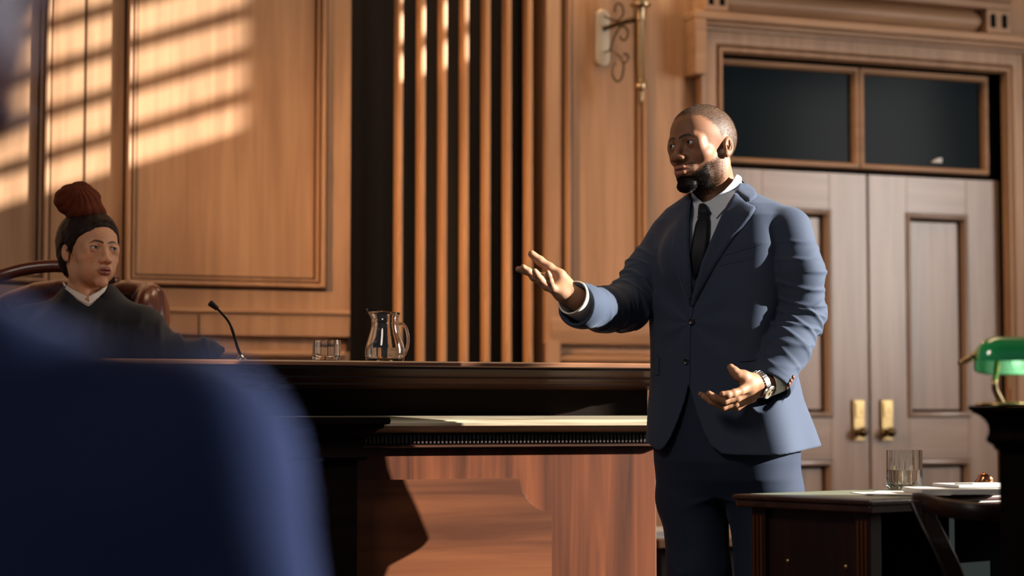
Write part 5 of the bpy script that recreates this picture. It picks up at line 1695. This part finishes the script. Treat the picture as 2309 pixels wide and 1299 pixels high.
MB().obox(bs * [1, 1, 0] + UP * .72, RV, FV, UP, .28, .26, .06).build('seat', M['leather'], jchair, bevel=.03)
MB().obox(bs * [1, 1, 0] + UP * .45, RV, FV, UP, .05, .05, .21).obox(bs * [1, 1, 0] + UP * .26, RV, FV, UP, .28, .04, .02).obox(bs * [1, 1, 0] + UP * .26, FV, RV, UP, .28, .04, .02).build('pedestal', M['dark'], jchair, bevel=.01)
pl = MB().box(-1.2, BX1 - .06, -2.40, -1.80, 0, .0).V
dais = MB().box(-1.3, BX1 - .10, YP + .60, -.02, 0.0, .24).build('floor_dais', M['floor']); tagobj(dais, kind='structure')

# ================================================================== THE MAN SEATED IN FRONT, BACK TO US
GD = 1.12
def g_(px, py, df=0.0): return q(px, py, GD + df)
gr = np.array([(-262 - CX) / FPX * GD, GD, 0.0])
def G(r, f, u): return gr + np.array([r, f, u])
zsh = g_(0, 712)[2]
def fg_suit(p):
    d = cap(p, G(-.05, 0, zsh - .035), G(.165, 0, zsh - .085), .052, .062)
    d = smin(d, cap(p, G(.05, 0, zsh - .035), G(-.165, 0, zsh - .085), .052, .062), .02)
    d = smin(d, chain(p, [G(.168, 0, zsh - .09), G(.214, .0, zsh - .28), G(.17, .18, zsh - .38)], [.062, .052, .045], .03), .03)
    d = smin(d, chain(p, [G(-.168, 0, zsh - .09), G(-.200, .0, zsh - .28), G(-.17, .18, zsh - .38)], [.062, .052, .045], .03), .03)
    d = smin(d, loft(p, sorted([(zsh - .55, gr[0], GD, .18, .13), (zsh - .3, gr[0], GD, .18, .12), (zsh - .1, gr[0], GD, .17, .10), (zsh - .03, gr[0], GD, .09, .07)]), 0, 2.3), .04)
    return d - .003 * wob(p, 22, 9).astype(f4)
def fg_head(p):
    h = hcoords(p, arr(G(.004, .015, zsh + .235)), hframe(math.radians(200)).astype(f4), 1.0)
    return smin(head_sd(h), neck_sd(h, .046, 0, -.22), .02)
v1, q1 = nets(fg_head, G(.045, 0, zsh + .22) - [.14, .16, .24], G(.045, 0, zsh + .22) + [.14, .16, .14], .004)
def fg_body(p):
    d = chain(p, [G(0, 0, zsh - .02), G(0, 0, zsh - .5)], [.05, .10], .03)
    return smin(d, chain(p, [G(.08, 0, .50), G(.09, .42, .48), G(.09, .44, .06)], [.07, .055, .04], .03), .03)
def fg_body2(p): return smin(fg_body(p), chain(p, [G(-.08, 0, .50), G(-.09, .42, .48), G(-.09, .44, .06)], [.07, .055, .04], .03), .03)
v2, q2 = nets(fg_body2, G(-.3, -.25, .0), G(.3, .6, zsh + .05), .012)
V, Q, T = join_nets([(v1, q1, np.tile((.08, .022, .014), (len(v1), 1))), (v2, q2, np.tile((.30, .16, .10), (len(v2), 1)))])
fg = mkn('person', V, Q, M['skin'], None, T, at=toworld(G(0, 0, 0)))
tagobj(fg, 'out of focus person in dark navy jacket seated close by, back turned', 'person')
v, q_ = nets(fg_suit, G(-.34, -.26, zsh - .6), G(.34, .32, zsh + .06), .006)
mkn('jacket', v, q_, M['bluesuit'], fg)
def fg_hair(p):
    h = hcoords(p, arr(G(.004, .015, zsh + .235)), hframe(math.radians(200)).astype(f4), 1.0)
    d = ell(h, (0, -.014, .028), (.084, .106, .096))
    hl_ = np.interp(h[:, 1], [-.12, -.04, 0, .09], [-.07, -.05, .02, .07])
    return smax(d, ((hl_ - h[:, 2]) * .8).astype(f4), .006)
v, q_ = nets(fg_hair, G(.045, 0, zsh + .22) - [.14, .16, .24], G(.045, 0, zsh + .22) + [.14, .16, .16], .005)
mkn('hair', v, q_, M['hair'], fg)
def fg_tr(p):
    d = None
    for s in (-1, 1):
        c = chain(p, [G(s * .09, -.02, .52), G(s * .10, .42, .52), G(s * .10, .46, .10)], [.095, .075, .06], .03)
        d = c if d is None else smin(d, c, .02)
    return d
v, q_ = nets(fg_tr, G(-.3, -.25, .0), G(.3, .65, .72), .012)
mkn('trousers', v, q_, M['trouser'], fg)
sc0 = toworld(G(0, 0, 0))
st = empty('seat_bench', sc0, 'dark seat under the out of focus person in front', 'seat')
MB().obox(sc0 + UP * .39, RV, FV, UP, .30, .24, .03).build('seat', M['dark'], st, bevel=.01)
b = MB()
for a in (-1, 1):
    for c in (-1, 1): b = MB().obox(sc0 + UP * .18 + RV * .26 * a + FV * .2 * c, RV, FV, UP, .02, .02, .18); b.build('leg', M['dark'], st)
